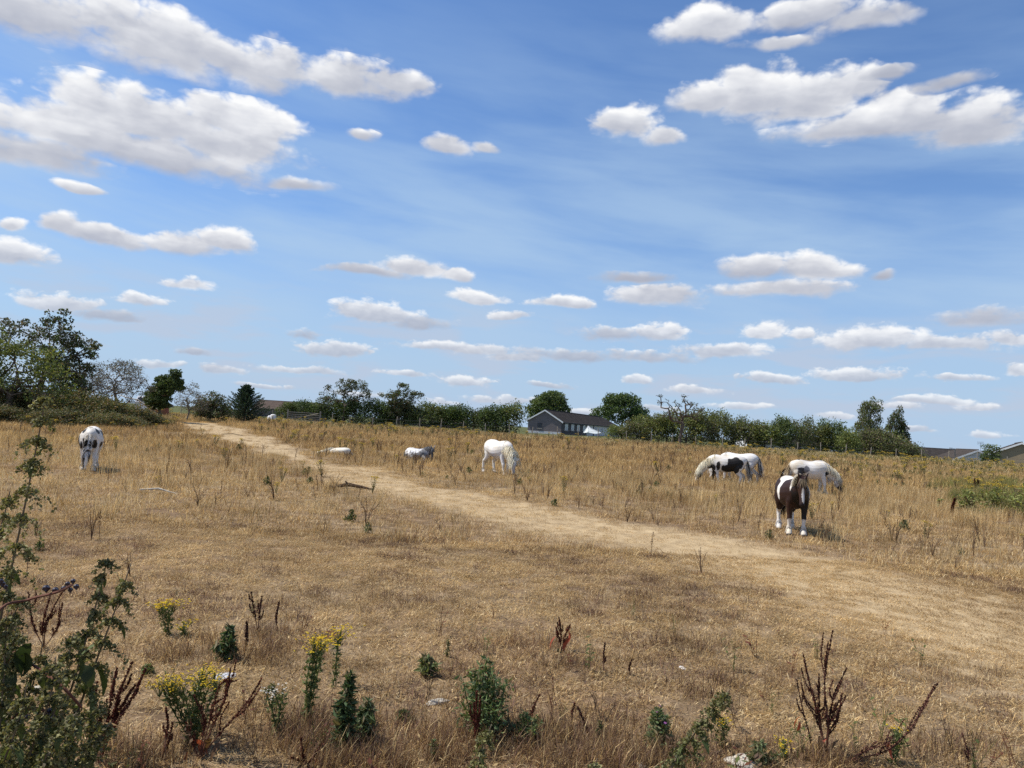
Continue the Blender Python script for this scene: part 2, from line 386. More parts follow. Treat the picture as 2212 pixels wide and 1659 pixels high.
# ------------------------------------------------------------------ ground: one sheet to the horizon
def build_ground():
    xs = np.concatenate([-np.geomspace(3000, 75, 26)[:-1], np.arange(-75, 75.1, 0.42), np.geomspace(75, 3000, 26)[1:]])
    ys = np.concatenate([[-40, -20, -10, -5], np.arange(-2, 30, 0.22), np.arange(30, 108, 0.5), np.geomspace(108, 3000, 30)])
    X, Y = np.meshgrid(xs, ys); Z = zg(X, Y)
    V = np.stack([X, Y, Z], -1).reshape(-1, 3); nx, ny = len(xs), len(ys)
    i = np.arange(nx * ny).reshape(ny, nx)
    F = np.stack([i[:-1, :-1], i[:-1, 1:], i[1:, 1:], i[1:, :-1]], -1).reshape(-1, 4)
    tm = track_mask(V[:, 0], V[:, 1])
    gr = sstep(82, 92, V[:, 1])
    m, g, out = mat_new('dry_field_soil')
    a = g.n('ShaderNodeAttribute'); a.attribute_name = 'col'
    sp = g.n('ShaderNodeSeparateColor'); g.put(sp.inputs[0], a.outputs['Color'])
    co = g.n('ShaderNodeNewGeometry').outputs['Position']
    n1 = g.noise(co, 0.22, 5, 0.6); n2 = g.noise(co, 3.0, 6, 0.65); n3 = g.noise(co, 38.0, 4, 0.6)
    c = g.ramp(g.m('ADD', g.m('MULTIPLY', n2, 0.6), g.m('MULTIPLY', n3, 0.4)), [(0.33, (0.075, 0.050, 0.032)), (0.46, (0.19, 0.135, 0.080)), (0.58, (0.34, 0.25, 0.145)), (0.72, (0.50, 0.38, 0.23))])
    c = g.mix(g.mr(n1, 0.40, 0.62), c, g.mix(1.0, c, (0.80, 0.72, 0.70), 'MULTIPLY'))
    tr = g.ramp(g.m('ADD', g.m('MULTIPLY', n2, 0.5), g.m('MULTIPLY', n3, 0.5)), [(0.30, (0.24, 0.17, 0.095)), (0.52, (0.46, 0.34, 0.19)), (0.72, (0.64, 0.50, 0.30))])
    c = g.mix(sp.outputs[0], c, tr)
    c = g.mix(sp.outputs[1], c, g.ramp(n2, [(0.3, (0.05, 0.065, 0.02)), (0.7, (0.13, 0.13, 0.05))]))
    b = g.n('ShaderNodeBsdfPrincipled'); g.put(b.inputs['Base Color'], c); b.inputs['Roughness'].default_value = 0.95
    b.inputs['Specular IOR Level'].default_value = 0.1
    bn = g.n('ShaderNodeBump'); bn.inputs['Strength'].default_value = 0.7; bn.inputs['Distance'].default_value = 0.03
    g.put(bn.inputs['Height'], g.m('ADD', n3, g.m('MULTIPLY', n2, 1.5))); g.put(b.inputs['Normal'], bn.outputs[0])
    g.t.links.new(b.outputs[0], out.inputs[0])
    obj('ground', new_mesh('ground', V, F, m, np.stack([tm, gr, tm * 0], -1), True), kind='structure')
build_ground()

# ------------------------------------------------------------------ dry grass and litter: uncountable, scattered as instanced tufts
def blades(n, rad, ln, lean, width, pal, seed, curl=0.5, flat=0.0):
    r = np.random.default_rng(seed)
    a = r.uniform(0, 2 * np.pi, n); d = rad * np.sqrt(r.uniform(0, 1, n))
    bx, by = d * np.cos(a), d * np.sin(a)
    L = r.uniform(*ln, n); th = r.uniform(*lean, n); az = r.uniform(0, 2 * np.pi, n)
    hx, hy = np.cos(az), np.sin(az)
    wd = width * r.uniform(0.6, 1.3, n); sx, sy = -np.sin(az + r.normal(0, .8, n)), np.cos(az + r.normal(0, .8, n))
    V = np.zeros((n, 5, 3)); t1 = th; t2 = np.minimum(th + curl * r.uniform(0.2, 1.5, n), 1.65)
    mx = bx + hx * np.sin(t1) * L * .5; my = by + hy * np.sin(t1) * L * .5; mz = np.cos(t1) * L * .5
    tx = mx + hx * np.sin(t2) * L * .5; ty = my + hy * np.sin(t2) * L * .5; tz = np.maximum(mz + np.cos(t2) * L * .5, 0.004)
    z0 = r.uniform(-0.01, flat + 1e-4, n)
    for k, (px, py, pz, w) in enumerate(((bx, by, z0, wd), (mx, my, mz + z0, wd * .85))):
        V[:, 2 * k, 0] = px - sx * w / 2; V[:, 2 * k, 1] = py - sy * w / 2; V[:, 2 * k, 2] = pz
        V[:, 2 * k + 1, 0] = px + sx * w / 2; V[:, 2 * k + 1, 1] = py + sy * w / 2; V[:, 2 * k + 1, 2] = pz
    V[:, 4, 0] = tx; V[:, 4, 1] = ty; V[:, 4, 2] = tz + z0
    b = np.arange(n) * 5
    F = [(i, i + 1, i + 3, i + 2) for i in b] + [(i + 2, i + 3, i + 4) for i in b]
    pal = np.array(pal); ci = r.integers(0, len(pal), n); C = pal[ci] * r.uniform(0.5, 1.22, (n, 1))
    return V.reshape(-1, 3), F, np.repeat(C, 5, 0)
STRAW = [(.88, .75, .48), (.64, .475, .235), (.56, .405, .19), (.74, .59, .33), (.44, .305, .14), (.62, .46, .235), (.31, .205, .10)]
BROWN = [(.34, .22, .105), (.42, .28, .13), (.26, .165, .085), (.48, .34, .165)]
PURPLE = [(.16, .095, .075), (.21, .125, .10), (.12, .075, .06), (.26, .165, .125), (.34, .23, .14)]
GREEN = [(.13, .16, .05), (.18, .20, .07), (.10, .13, .04), (.24, .22, .08)]
def mat_grass():
    m = mat_leaf('dry_grass', (1, 1, 1), trans=0.34, rough=0.7, var=0.4, spec=0.3, tcol=(1.05, 1.0, 0.85)); g = NT(m.node_tree)
    # the sward is scorched unevenly: duller and browner in drifts
    co = g.n('ShaderNodeNewGeometry').outputs['Position']
    f = g.m('ADD', g.m('MULTIPLY', g.noise(co, 0.32, 4, 0.6), 0.6), g.m('MULTIPLY', g.noise(co, 1.7, 3, 0.6), 0.4))
    tint = g.ramp(f, [(0.36, (0.66, 0.58, 0.49)), (0.46, (0.88, 0.81, 0.70)), (0.55, (1.06, 0.99, 0.87)), (0.68, (1.22, 1.15, 1.02))])
    for nd in list(m.node_tree.nodes):
        if nd.type == 'VECT_MATH' and nd.operation == 'SCALE':
            src = nd.inputs[0].links[0].from_socket; g.put(nd.inputs[0], g.mix(1.0, src, tint, 'MULTIPLY'))
    return m
M_GRASS = mat_grass()

def scatter(name, label, P, Rz, Sc, Ix, meshes, tilt=0.0):
    """one uncountable mass: tuft meshes instanced on points"""
    P = np.asarray(P, float); n = len(P)
    me = bpy.data.meshes.new(name + '_points'); me.vertices.add(n); me.vertices.foreach_set('co', P.astype(np.float32).ravel())
    rot = np.zeros((n, 3), np.float32); rot[:, 2] = Rz
    if tilt: rot[:, :2] = rng.normal(0, tilt, (n, 2))
    a = me.attributes.new('rot', 'FLOAT_VECTOR', 'POINT'); a.data.foreach_set('vector', rot.ravel())
    a = me.attributes.new('scl', 'FLOAT', 'POINT'); a.data.foreach_set('value', np.asarray(Sc, np.float32))
    a = me.attributes.new('idx', 'INT', 'POINT'); a.data.foreach_set('value', np.asarray(Ix, np.int32))
    col = bpy.data.collections.new(name + '_tufts')
    for i, m in enumerate(meshes):
        o = bpy.data.objects.new('%s_tuft_%02d' % (name, i), m); col.objects.link(o)
    t = bpy.data.node_groups.new(name, 'GeometryNodeTree'); g = NT(t)
    t.interface.new_socket('Geometry', in_out='INPUT', socket_type='NodeSocketGeometry')
    t.interface.new_socket('Geometry', in_out='OUTPUT', socket_type='NodeSocketGeometry')
    gi = g.n('NodeGroupInput'); go = g.n('NodeGroupOutput')
    ci = g.n('GeometryNodeCollectionInfo'); ci.inputs['Collection'].default_value = col
    ci.inputs['Separate Children'].default_value = True; ci.inputs['Reset Children'].default_value = True
    ip = g.n('GeometryNodeInstanceOnPoints'); ip.inputs['Pick Instance'].default_value = True
    def na(nm, dt):
        x = g.n('GeometryNodeInputNamedAttribute', data_type=dt); x.inputs['Name'].default_value = nm; return x.outputs['Attribute']
    t.links.new(gi.outputs[0], ip.inputs['Points']); t.links.new(ci.outputs[0], ip.inputs['Instance'])
    t.links.new(na('idx', 'INT'), ip.inputs['Instance Index']); t.links.new(na('rot', 'FLOAT_VECTOR'), ip.inputs['Rotation'])
    t.links.new(na('scl', 'FLOAT'), ip.inputs['Scale']); t.links.new(ip.outputs[0], go.inputs[0])
    o = obj(name, me, label=label, kind='stuff')
    o.modifiers.new('scatter', 'NODES').node_group = t
    return o

def field_points(y0, y1, dens, margin=0.78, extra=1.5):
    """even cover of the strip of field the lens takes in between two depths"""
    A = margin * (y1 * y1 - y0 * y0) + 2 * extra * (y1 - y0); n = int(A * dens)
    y = np.sqrt(rng.uniform(y0 * y0, y1 * y1, n)); x = rng.uniform(-1, 1, n) * (margin * y + extra)
    return x, y
def tuft_mesh(nm, *a, **k):
    V, F, C = blades(*a, **k); return new_mesh(nm, V, F, M_GRASS, C)

def build_grass():
    # near: short, matted, trampled
    near = [tuft_mesh('tuft', 62, .17, (.03, .085), (.85, 1.55), .0052, STRAW, s, .4, .02) for s in (1, 2, 3)] + \
           [tuft_mesh('tuft', 58, .16, (.03, .075), (.5, 1.45), .0050, BROWN + STRAW[:2], s, .5, .01) for s in (4, 5)] + \
           [tuft_mesh('tuft', 60, .15, (.04, .13), (.2, 1.3), .0045, PURPLE, s, .4) for s in (6, 7)] + \
           [tuft_mesh('tuft', 12, .10, (.12, .30), (.1, 1.0), .0035, STRAW, 8, .5)]
    x, y = field_points(2.2, 15, 78)
    pm = vnoise(x, y, 1.5, 11) * .55 + vnoise(x, y, .5, 12) * .45
    tm = track_mask(x, y)
    u = rng.uniform(0, 1, len(x))
    ix = np.where((pm > .52) & (u < .16 + .5 * np.clip(pm - .55, 0, .5)) & (tm < .3), rng.integers(5, 7, len(x)), np.where((pm > .40) & (u < .55), rng.integers(3, 5, len(x)), rng.integers(0, 3, len(x))))
    ix = np.where(u > .945, 7, ix)
    sc = rng.uniform(.7, 1.25, len(x)) * (1 - .25 * tm)
    scatter('short_dry_grass', 'short trampled straw-coloured grass and dead litter covering the near field', np.stack([x, y, zg(x, y)], -1), rng.uniform(0, 6.28, len(x)), sc, ix, near)
    # wiry dead weeds in dusky patches
    wiry = [tuft_mesh('tuft', 46, .16, (.09, .26), (.05, .85), .0040, PURPLE + BROWN + STRAW[3:4], s, .35) for s in (41, 42, 43)]
    X, Y = [], []
    for (px, py, rx, ry, n) in ((400, 1420, 120, 26, 60), (600, 1395, 90, 20, 40), (560, 1440, 80, 22, 34), (640, 1590, 110, 36, 90), (1090, 1600, 120, 30, 80), (900, 1590, 110, 36, 70), (1290, 1610, 120, 36, 80), (1700, 1640, 160, 20, 60), (300, 1630, 80, 24, 40), (1130, 1395, 60, 14, 24),
                               (1490, 1395, 60, 16, 24), (1560, 1500, 70, 20, 26), (1690, 1470, 60, 16, 20), (2080, 1480, 60, 16, 18), (1000, 1455, 60, 14, 14), (1230, 1440, 50, 14, 16), (850, 1650, 160, 14, 60), (2050, 1620, 90, 24, 26), (1400, 1655, 160, 10, 40), (800, 1300, 120, 20, 24), (1300, 1300, 160, 22, 30), (450, 1250, 120, 18, 18), (1950, 1180, 60, 10, 16)):
        for _ in range(int(n * (.7 if py > 1540 else .5))):
            q = hit(px + rng.normal(0, rx * .8), min(1659, py + rng.normal(0, ry * .8))); X.append(q[0]); Y.append(q[1])
    X = np.array(X); Y = np.array(Y)
    scatter('wiry_dead_weeds', 'low wiry purple-brown dead weeds in patches across the foreground', np.stack([X, Y, zg(X, Y)], -1), rng.uniform(0, 6.28, len(X)), rng.uniform(.55, 1.15, len(X)), rng.integers(0, 3, len(X)), wiry)
    # thin stems and sprigs mixed through the front edge
    pals = ([(.13, .17, .05), (.17, .20, .07), (.10, .13, .04)], [(.15, .055, .03), (.11, .04, .025), (.2, .08, .045)], [(.5, .38, .2), (.38, .27, .14)], [(.16, .11, .07), (.12, .08, .055)])
    wisp = []
    for k in range(8):
        r = np.random.default_rng(300 + k); pal = pals[k % 4]; mb = MB()
        for _ in range(4):
            t = np.array([r.normal(0, .05), r.normal(0, .05), r.uniform(.14, .36)]); mb.cur = pal[0]; mid = t * [.4, .4, .5] + [r.normal(0, .012), 0, 0]
            mb.tube([(r.normal(0, .02), r.normal(0, .02), 0), mid, t], [.0024, .002, .0012], 3, cap=False)
            for _ in range(5):
                a = mid + (t - mid) * r.uniform(-.6, 1); d = np.array([r.normal(0, 1), r.normal(0, 1), .6]) * r.uniform(.012, .035); w = np.array([-d[1], d[0], 0]) * .22
                mb.cur = pal[r.integers(0, len(pal))]; mb.add([a, a + d * .5 + w, a + d, a + d * .5 - w], [(0, 1, 2, 3)])
        wisp.append(mb.mesh('sprig', M_GRASS, False, True))
    x, y = field_points(3.6, 9.5, 9.0); keep = rng.uniform(0, 1, len(x)) < .12 + .88 * sstep(7.6, 5.0, y) * (vnoise(x, y, .9, 31) > .35); x, y = x[keep], y[keep]
    scatter('foreground_sprigs', 'thin green, rust-red and straw stems mixed along the front of the field', np.stack([x, y, zg(x, y)], -1), rng.uniform(0, 6.28, len(x)), rng.uniform(.5, 1.15, len(x)), rng.integers(0, 8, len(x)), wisp, .15)
    # a green and yellow-green corner of taller grass on the right
    gt = [tuft_mesh('tuft', 55, .4, (.35, .85), (.02, .45), .012, [(.24, .26, .08), (.30, .30, .10), (.18, .21, .06), (.45, .38, .17)], s, .3) for s in (51, 52)]
    X, Y = [], []
    for (px, py, rx, ry, n) in ((2150, 1092, 46, 12, 90), (2085, 1085, 26, 8, 34), (2205, 1100, 30, 12, 50), (2060, 1050, 50, 10, 26), (2160, 1055, 60, 10, 40)):
        for _ in range(n):
            q = hit(px + rng.normal(0, rx * .6), py + rng.normal(0, ry * .6)); X.append(q[0]); Y.append(q[1])
    X = np.array(X); Y = np.array(Y)
    scatter('green_tall_grass', 'loose patch of tall yellow-green grass at the right edge of the field', np.stack([X, Y, zg(X, Y)], -1), rng.uniform(0, 6.28, len(X)), rng.uniform(.6, 1.1, len(X)), rng.integers(0, 2, len(X)), gt)
    # middle distance
    mid = [tuft_mesh('tuft', 60, .34, (.05, .17), (.4, 1.45), .0085, STRAW, s, .5) for s in (21, 22, 23)] + \
          [tuft_mesh('tuft', 60, .32, (.05, .15), (.3, 1.4), .0085, BROWN + STRAW[:2], s, .5) for s in (24, 25)] + \
          [tuft_mesh('tuft', 26, .22, (.25, .55), (.02, .45), .0070, STRAW[:4], 26, .25), tuft_mesh('tuft', 30, .25, (.2, .48), (.02, .5), .0065, BROWN + STRAW[:3], 27, .25)]
    x, y = field_points(14, 34, 14)
    tm = track_mask(x, y); u = rng.uniform(0, 1, len(x)); pm = vnoise(x, y, 3, 13) * .6 + vnoise(x, y, .9, 14) * .4
    right = sstep(-3, 8, x) * sstep(20, 25, y) + .35 * sstep(22, 28, y)
    tall = (u < .10 + .55 * right) & (tm < .25) & (pm > .34)
    ix = np.where(tall, rng.integers(5, 7, len(x)), np.where(pm > .55, rng.integers(3, 5, len(x)), rng.integers(0, 3, len(x))))
    sc = rng.uniform(.7, 1.25, len(x)) * (1 - .58 * tm)
    scatter('field_grass', 'dry yellowed pasture grass around the horses and the worn track', np.stack([x, y, zg(x, y)], -1), rng.uniform(0, 6.28, len(x)), sc, ix, mid)
    # far, up to the fence
    far = [tuft_mesh('tuft', 50, .55, (.16, .40), (.05, .7), .016, STRAW[1:5], s, .3) for s in (31, 32, 33)] + \
          [tuft_mesh('tuft', 50, .55, (.20, .45), (.05, .7), .016, BROWN + STRAW[:2], s, .3) for s in (34, 35)] + \
          [tuft_mesh('tuft', 45, .5, (.2, .5), (.05, .7), .018, GREEN + STRAW[:2], s, .3) for s in (36, 37)]
    x, y = field_points(33, 87, 3.4)
    tm = track_mask(x, y); u = rng.uniform(0, 1, len(x)); pm = vnoise(x, y, 5, 15) * .6 + vnoise(x, y, 1.6, 16) * .4
    greenish = sstep(58, 84, y) * .5 + .45 * sstep(18, 30, x) * sstep(40, 60, y)
    ix = np.where((u < greenish) & (pm > .42), rng.integers(5, 7, len(x)), np.where(pm > .57, rng.integers(3, 5, len(x)), rng.integers(0, 3, len(x))))
    sc = rng.uniform(.6, 1.15, len(x)) * np.clip(1 - 1.05 * tm, .12, 1)
    scatter('far_grass', 'tall seeding dry grass running up to the fence line', np.stack([x, y, zg(x, y)], -1), rng.uniform(0, 6.28, len(x)), sc, ix, far)
build_grass()

# ------------------------------------------------------------------ trees, hedges and thicket
M_BARK = mat_simple('bark_grey', (.13, .105, .08), .95, .4, 5, .1, .6, 30)
M_BARKG = mat_simple('bark_weathered', (.23, .20, .165), .95, .35, 6, .1, .5, 30)
M_DEADWOOD = mat_simple('bleached_wood', (.50, .46, .38), .9, .25, 8, .1, .4, 30)
M_LEAF = mat_leaf('tree_leaf', (1, 1, 1), trans=0.30, rough=0.6, var=0.25, spec=0.3)
PAL_DARK = [(0.057, 0.095, 0.03), (0.076, 0.122, 0.038), (0.046, 0.076, 0.027), (0.104, 0.152, 0.046)]
PAL_MID = [(0.099, 0.135, 0.04), (0.126, 0.166, 0.047), (0.072, 0.104, 0.032), (0.162, 0.189, 0.058)]
PAL_YEL = [(0.176, 0.2, 0.045), (0.136, 0.168, 0.042), (0.096, 0.128, 0.035), (0.216, 0.216, 0.054)]
PAL_DRY = [(0.136, 0.136, 0.072), (0.096, 0.106, 0.054), (0.168, 0.152, 0.088), (0.072, 0.08, 0.045), (0.192, 0.144, 0.088)]
PAL_GREY = [(0.24, 0.225, 0.18), (0.18, 0.18, 0.135), (0.285, 0.255, 0.195), (0.135, 0.143, 0.098)]
PAL_BRAM = [(0.112, 0.128, 0.045), (0.152, 0.152, 0.054), (0.08, 0.096, 0.035), (0.192, 0.152, 0.072), (0.24, 0.16, 0.08), (0.064, 0.08, 0.029)]
PAL_FIR = [(0.034, 0.065, 0.037), (0.048, 0.085, 0.048), (0.027, 0.051, 0.031)]
def leaves(C, N, L, pal, r, aspect=.55, up=.35):
    """leaf blades at centres C: folded diamonds, outward normals N, length L"""
    n = len(C); d = r.normal(0, 1, (n, 3)); d += N * .5; d[:, 2] += up * r.normal(0, .6, n); d /= np.linalg.norm(d, axis=1, keepdims=True) + 1e-9
    s = np.cross(d, r.normal(0, 1, (n, 3)) + np.array([0, 0, .8])); s /= np.linalg.norm(s, axis=1, keepdims=True) + 1e-9
    nn = np.cross(d, s); Lr = (L * r.uniform(.6, 1.35, n))[:, None]; w = Lr * aspect * .5
    V = np.zeros((n, 4, 3)); V[:, 0] = C - d * Lr * .5; V[:, 2] = C + d * Lr * .5
    V[:, 1] = C - d * Lr * .06 + s * w + nn * w * .35; V[:, 3] = C - d * Lr * .06 - s * w + nn * w * .35
    b = (np.arange(n) * 4)[:, None]; F = np.concatenate([b + [0, 1, 2], b + [0, 2, 3]], 1).reshape(-1, 3)
    pal = np.array(pal); c = pal[r.integers(0, len(pal), n)] * r.uniform(.7, 1.3, (n, 1))
    return V.reshape(-1, 3), F, np.repeat(c, 4, 0)
def grow(trunk, tips, bias=.35, wob=.12, r=None):
    """connect tips to a trunk chain into one branching skeleton -> nodes, parents"""
    nodes = [np.array(p, float) for p in trunk]; par = [-1] + list(range(len(trunk) - 1)); path = [0.0]
    for i in range(1, len(nodes)): path.append(path[-1] + np.linalg.norm(nodes[i] - nodes[i - 1]))
    order = np.argsort(np.linalg.norm(tips - nodes[-1], axis=1) + .25 * np.linalg.norm(tips - nodes[len(nodes) // 2], axis=1))
    for t in tips[order]:
        A = np.array(nodes); d = np.linalg.norm(A - t, axis=1)
        cost = d + bias * np.array(path) * .35 + np.where(A[:, 2] > t[2] + .15, .8 * d, 0)
        cost[0] += 5
        k = int(np.argmin(cost)); L = d[k]
        steps = max(1, int(L / .7))
        prev = k; a = nodes[k]
        for s_ in range(1, steps + 1):
            q = a + (t - a) * s_ / steps
            if s_ < steps: q = q + r.normal(0, wob, 3) * L * .35 + np.array([0, 0, .10 * L * math.sin(math.pi * s_ / steps)])
            nodes.append(q); par.append(prev); path.append(path[prev] + np.linalg.norm(q - nodes[prev])); prev = len(nodes) - 1
    return np.array(nodes), par
def wood(nodes, par, rmin, rtrunk, power=2.2):
    n = len(nodes); w = np.zeros(n); kids = [[] for _ in range(n)]
    for i, p in enumerate(par):
        if p >= 0: kids[p].append(i)
    for i in range(n - 1, -1, -1): w[i] = 1.0 if not kids[i] else sum(w[k] for k in kids[i])
    rad = np.maximum(rmin, rtrunk * (w / w[0]) ** (1 / power))
    mb = MB()
    for i, p in enumerate(par):
        if p < 0: continue
        sides = 7 if rad[i] > rtrunk * .35 else (4 if rad[i] > rmin * 1.6 else 3)
        mb.tube([nodes[p], nodes[i]], [min(rad[p], rad[i] * 1.5 + .01), rad[i]], sides, cap=False)
    return mb, kids, rad
def sample_blobs(blobs, n, r, shell=.45):
    vol = np.array([b[3] * b[4] * b[5] for b in blobs]) ** .8; k = r.choice(len(blobs), n, p=vol / vol.sum())
    u = r.normal(0, 1, (n, 3)); u /= np.linalg.norm(u, axis=1, keepdims=True)
    rr = np.where(r.uniform(0, 1, n) < shell, r.uniform(.75, 1.0, n), r.uniform(0, 1, n) ** (1 / 3) * .95)
    B = np.array(blobs); return B[k, :3] + u * rr[:, None] * B[k, 3:6], u
def tree(name, label, loc, trunk, blobs, tips=90, per=34, leaf=.16, sig=.30, pal=PAL_MID, bark=None, rt=.16, rmin=.012, seed=1, cat='tree', group=None, wob=.12, bare=0.0, rz=0.0, twigs=0, edge=0, size=1.0, slim=1.0):
    r = np.random.default_rng(seed)
    o = empty(name, loc, rz, label, cat, group); o.scale = (size * slim, size * slim, size)
    T, u = sample_blobs(blobs, tips, r)
    nodes, par = grow(trunk, T, r=r, wob=wob)
    mb, kids, rad = wood(nodes, par, rmin, rt)
    nt = len(trunk)
    ends = np.array([i for i in range(nt, len(nodes)) if not kids[i]])
    if twigs:
        for i in ends:
            for _ in range(twigs):
                d = r.normal(0, 1, 3); d[2] = d[2] * .6 - .15; d /= np.linalg.norm(d); L = r.uniform(.3, .8) * sig * 3
                m = nodes[i] + d * L * .5 + r.normal(0, .05, 3); e = nodes[i] + d * L + np.array([0, 0, -.2 * L])
                mb.tube([nodes[i], m, e], [rmin, rmin * .8, rmin * .45], 3, cap=False)
    obj('trunk', mb.mesh('trunk', bark or M_BARK), o)
    keep = ends[r.uniform(0, 1, len(ends)) >= bare]
    src = keep if not edge else np.concatenate([keep, r.choice(np.arange(nt, len(nodes)), edge)])
    if per and len(src):
        k = r.integers(0, len(src), len(src) * per); C0 = nodes[src[k]]
        off = r.normal(0, 1, (len(k), 3)); off *= (r.uniform(.25, 1.0, len(k)) ** .6 / (np.linalg.norm(off, axis=1) + 1e-9))[:, None] * sig * np.array([1.25, 1.25, .85])
        C = C0 + off * 1.3
        V, F, c = leaves(C, off / (sig + 1e-6), leaf, pal, r)
        tone = (.75 + .5 * r.uniform(0, 1, len(nodes)))[src[k]]
        c = c * np.repeat(tone, 4)[:, None]
        obj('crown', new_mesh('crown', V, F, M_LEAF, c), o)
    return o

def setloc(px, Y, dz=-.05): p = at_ground(px, Y); return (p[0], p[1], p[2] + dz)

def build_trees():
    # tall mixed trees at the left edge
    tree('broadleaf_tree', 'bushy yellow-green tree at the left edge above the bramble bank', setloc(20, 50), [(0, 0, 0), (0, 0, 1.0), (.1, 0, 2.0)],
         [(-1.8, 0, 4.3, 2.2, 1.6, 1.9), (.2, -.5, 3.2, 2.6, 1.8, 1.9), (2.4, -.6, 2.7, 1.6, 1.3, 1.3), (-3, .3, 2.8, 2.2, 1.6, 1.9), (1.6, -.2, 4.2, 1.3, 1.2, 1.0)], 300, 90, .17, .46, PAL_YEL + PAL_MID, rt=.2, seed=3, size=1.06)
    tree('broadleaf_tree', 'tall loose dark-leaved tree, its twigs standing clear above the left edge', setloc(80, 55), [(0, 0, 0), (0, 0, 1.4), (.3, 0, 2.8), (.4, 0, 4.0)],
         [(.6, 0, 5.4, 1.8, 1.4, 1.6), (1.9, 0, 4.6, 1.7, 1.3, 1.4), (-1.9, 0, 5.6, 1.3, 1.2, 1.3), (.9, 0, 6.6, 1.0, .9, 1.1), (2.8, 0, 4.9, .9, .8, .9), (1.7, 0, 3.0, 1.8, 1.4, 1.6)], 240, 25, .19, .25, PAL_DRY + PAL_DARK, rt=.15, seed=5, rmin=.016, edge=160, size=1.10)
    tree('broadleaf_tree', 'dark thin-crowned tree between the left-edge trees and the bare tree', setloc(140, 57), [(0, 0, 0), (0, 0, 1.2), (.1, 0, 2.2)],
         [(0, 0, 3.0, 1.2, 1.0, 1.6), (.5, 0, 2.2, 1.1, 1, 1.2), (-.6, 0, 3.6, .9, .8, .9)], 150, 44, .16, .32, PAL_DRY + PAL_DARK, rt=.10, seed=8, rmin=.013, edge=80)
    # half-dead greyish trees
    tree('bare_tree', 'small grey half-dead tree beside the tall left trees', setloc(188, 58), [(0, 0, 0), (.1, 0, 1.2), (.0, 0, 2.0)],
         [(0, 0, 3.4, 1.1, .9, 1.3), (.3, 0, 2.4, 1.2, .9, 1.2), (.6, 0, 4.1, .6, .6, .6)], 170, 10, .13, .28, PAL_GREY + PAL_DRY, M_BARKG, .08, .010, 11, twigs=6, bare=.1, edge=60)
    tree('bare_tree', 'domed grey tree of bare arching twigs behind the bramble bank', setloc(262, 60), [(0, 0, 0), (-.2, 0, 1.0), (-.5, 0, 2.0), (-.7, 0, 2.6)],
         [(-.4, 0, 3.4, 2.1, 1.5, 1.5), (1.1, 0, 2.7, 1.3, 1.1, 1.3), (-1.6, 0, 2.7, 1.0, 1, 1.2), (.1, 0, 4.3, 1.2, 1, .7)], 360, 9, .14, .28, PAL_GREY + PAL_DRY, M_BARKG, .11, .011, 12, twigs=7, bare=.1, edge=120)
    tree('broadleaf_tree', 'dark green tree with knobbly leaning crown beside the bare trees', setloc(350, 64), [(0, 0, 0), (-.15, 0, .7), (-.25, 0, 1.4), (.1, 0, 2.4), (.5, 0, 3.2)],
         [(-.35, 0, 1.9, .95, .8, .75), (.0, 0, 2.7, .95, .8, .75), (.75, 0, 3.1, .85, .8, .70), (.85, 0, 4.0, .55, .5, .55), (-.15, 0, 3.5, .35, .35, .45)], 210, 90, .19, .26, PAL_DARK + PAL_MID[:2], rt=.14, seed=14, edge=60)
    p = setloc(350, 64)
    mb = MB(); mb.tube([(-3.7, 0, 2.05), (-2.9, 0, 1.85), (-2.1, -.1, 1.75), (-1.3, -.1, 1.25), (-.3, 0, .6)], [.03, .05, .06, .07, .08], 6); mb.tube([(-2.9, 0, 1.85), (-3.3, .2, 2.3)], [.03, .015], 4)
    d = empty('dead_branch', p, 0, 'bleached dead branch sticking out left of the dark leaning tree', 'branch'); obj('limb', mb.mesh('limb', M_DEADWOOD, True), d)
    tree('bare_tree', 'spindly bare tree with drooping twigs right of the dark leaning tree', setloc(405, 68), [(0, 0, 0), (.2, 0, .9), (.0, 0, 1.6)],
         [(-.2, 0, 2.2, 1.2, .9, 1.1), (.6, 0, 1.9, 1.3, 1, .9), (.3, 0, 3.1, .6, .5, .6)], 170, 8, .14, .26, PAL_GREY + PAL_DRY, M_BARKG, .07, .011, 17, twigs=6, bare=.15, edge=60)
    tree('shrub_tree', 'low greenish thorn tree with bare twigs on top, left of the conifer', setloc(455, 70), [(0, 0, 0), (.1, 0, .7), (.0, 0, 1.2)],
         [(-.4, 0, 1.3, 1.1, .9, 1.1), (.8, 0, 1.2, 1.0, .9, 1.0), (.3, 0, 2.1, .9, .7, .8)], 150, 50, .17, .32, PAL_DRY + PAL_DARK, M_BARKG, .07, .012, 19, twigs=4, bare=.15, edge=60)
    # conifer
    r = np.random.default_rng(23); c = empty('conifer', setloc(529, 74), 0, 'dark pointed conifer standing alone behind the left fence', 'tree')
    mb = MB(); mb.tube([(0, 0, 0), (.02, 0, 2), (0, 0, 3.85)], [.12, .08, .015], 7); Cs, Ns = [], []
    for k in range(190):
        h = .15 + 3.6 * (k / 190) ** .95; a = k * 2.399; L = (2.6 * (1 - h / 4.0) ** .9 + .10) * r.uniform(.62, 1.2)
        e = np.array([math.cos(a) * L, math.sin(a) * L, h + L * .42 - .1]); m = np.array([math.cos(a) * L * .55, math.sin(a) * L * .55, h + L * .06])
        mb.tube([(0, 0, h), m, e], [.022, .015, .006], 3, cap=False)
        for t in np.linspace(.15, 1.05, 24):
            q = (1 - t) ** 2 * np.array([0, 0, h]) + 2 * t * (1 - t) * m + t * t * e
            for _ in range(3): Cs.append(q + r.normal(0, .085, 3) * (1.25 - .95 * t)); Ns.append(np.array([math.cos(a), math.sin(a), .9]))
    obj('trunk', mb.mesh('trunk', M_BARK), c)
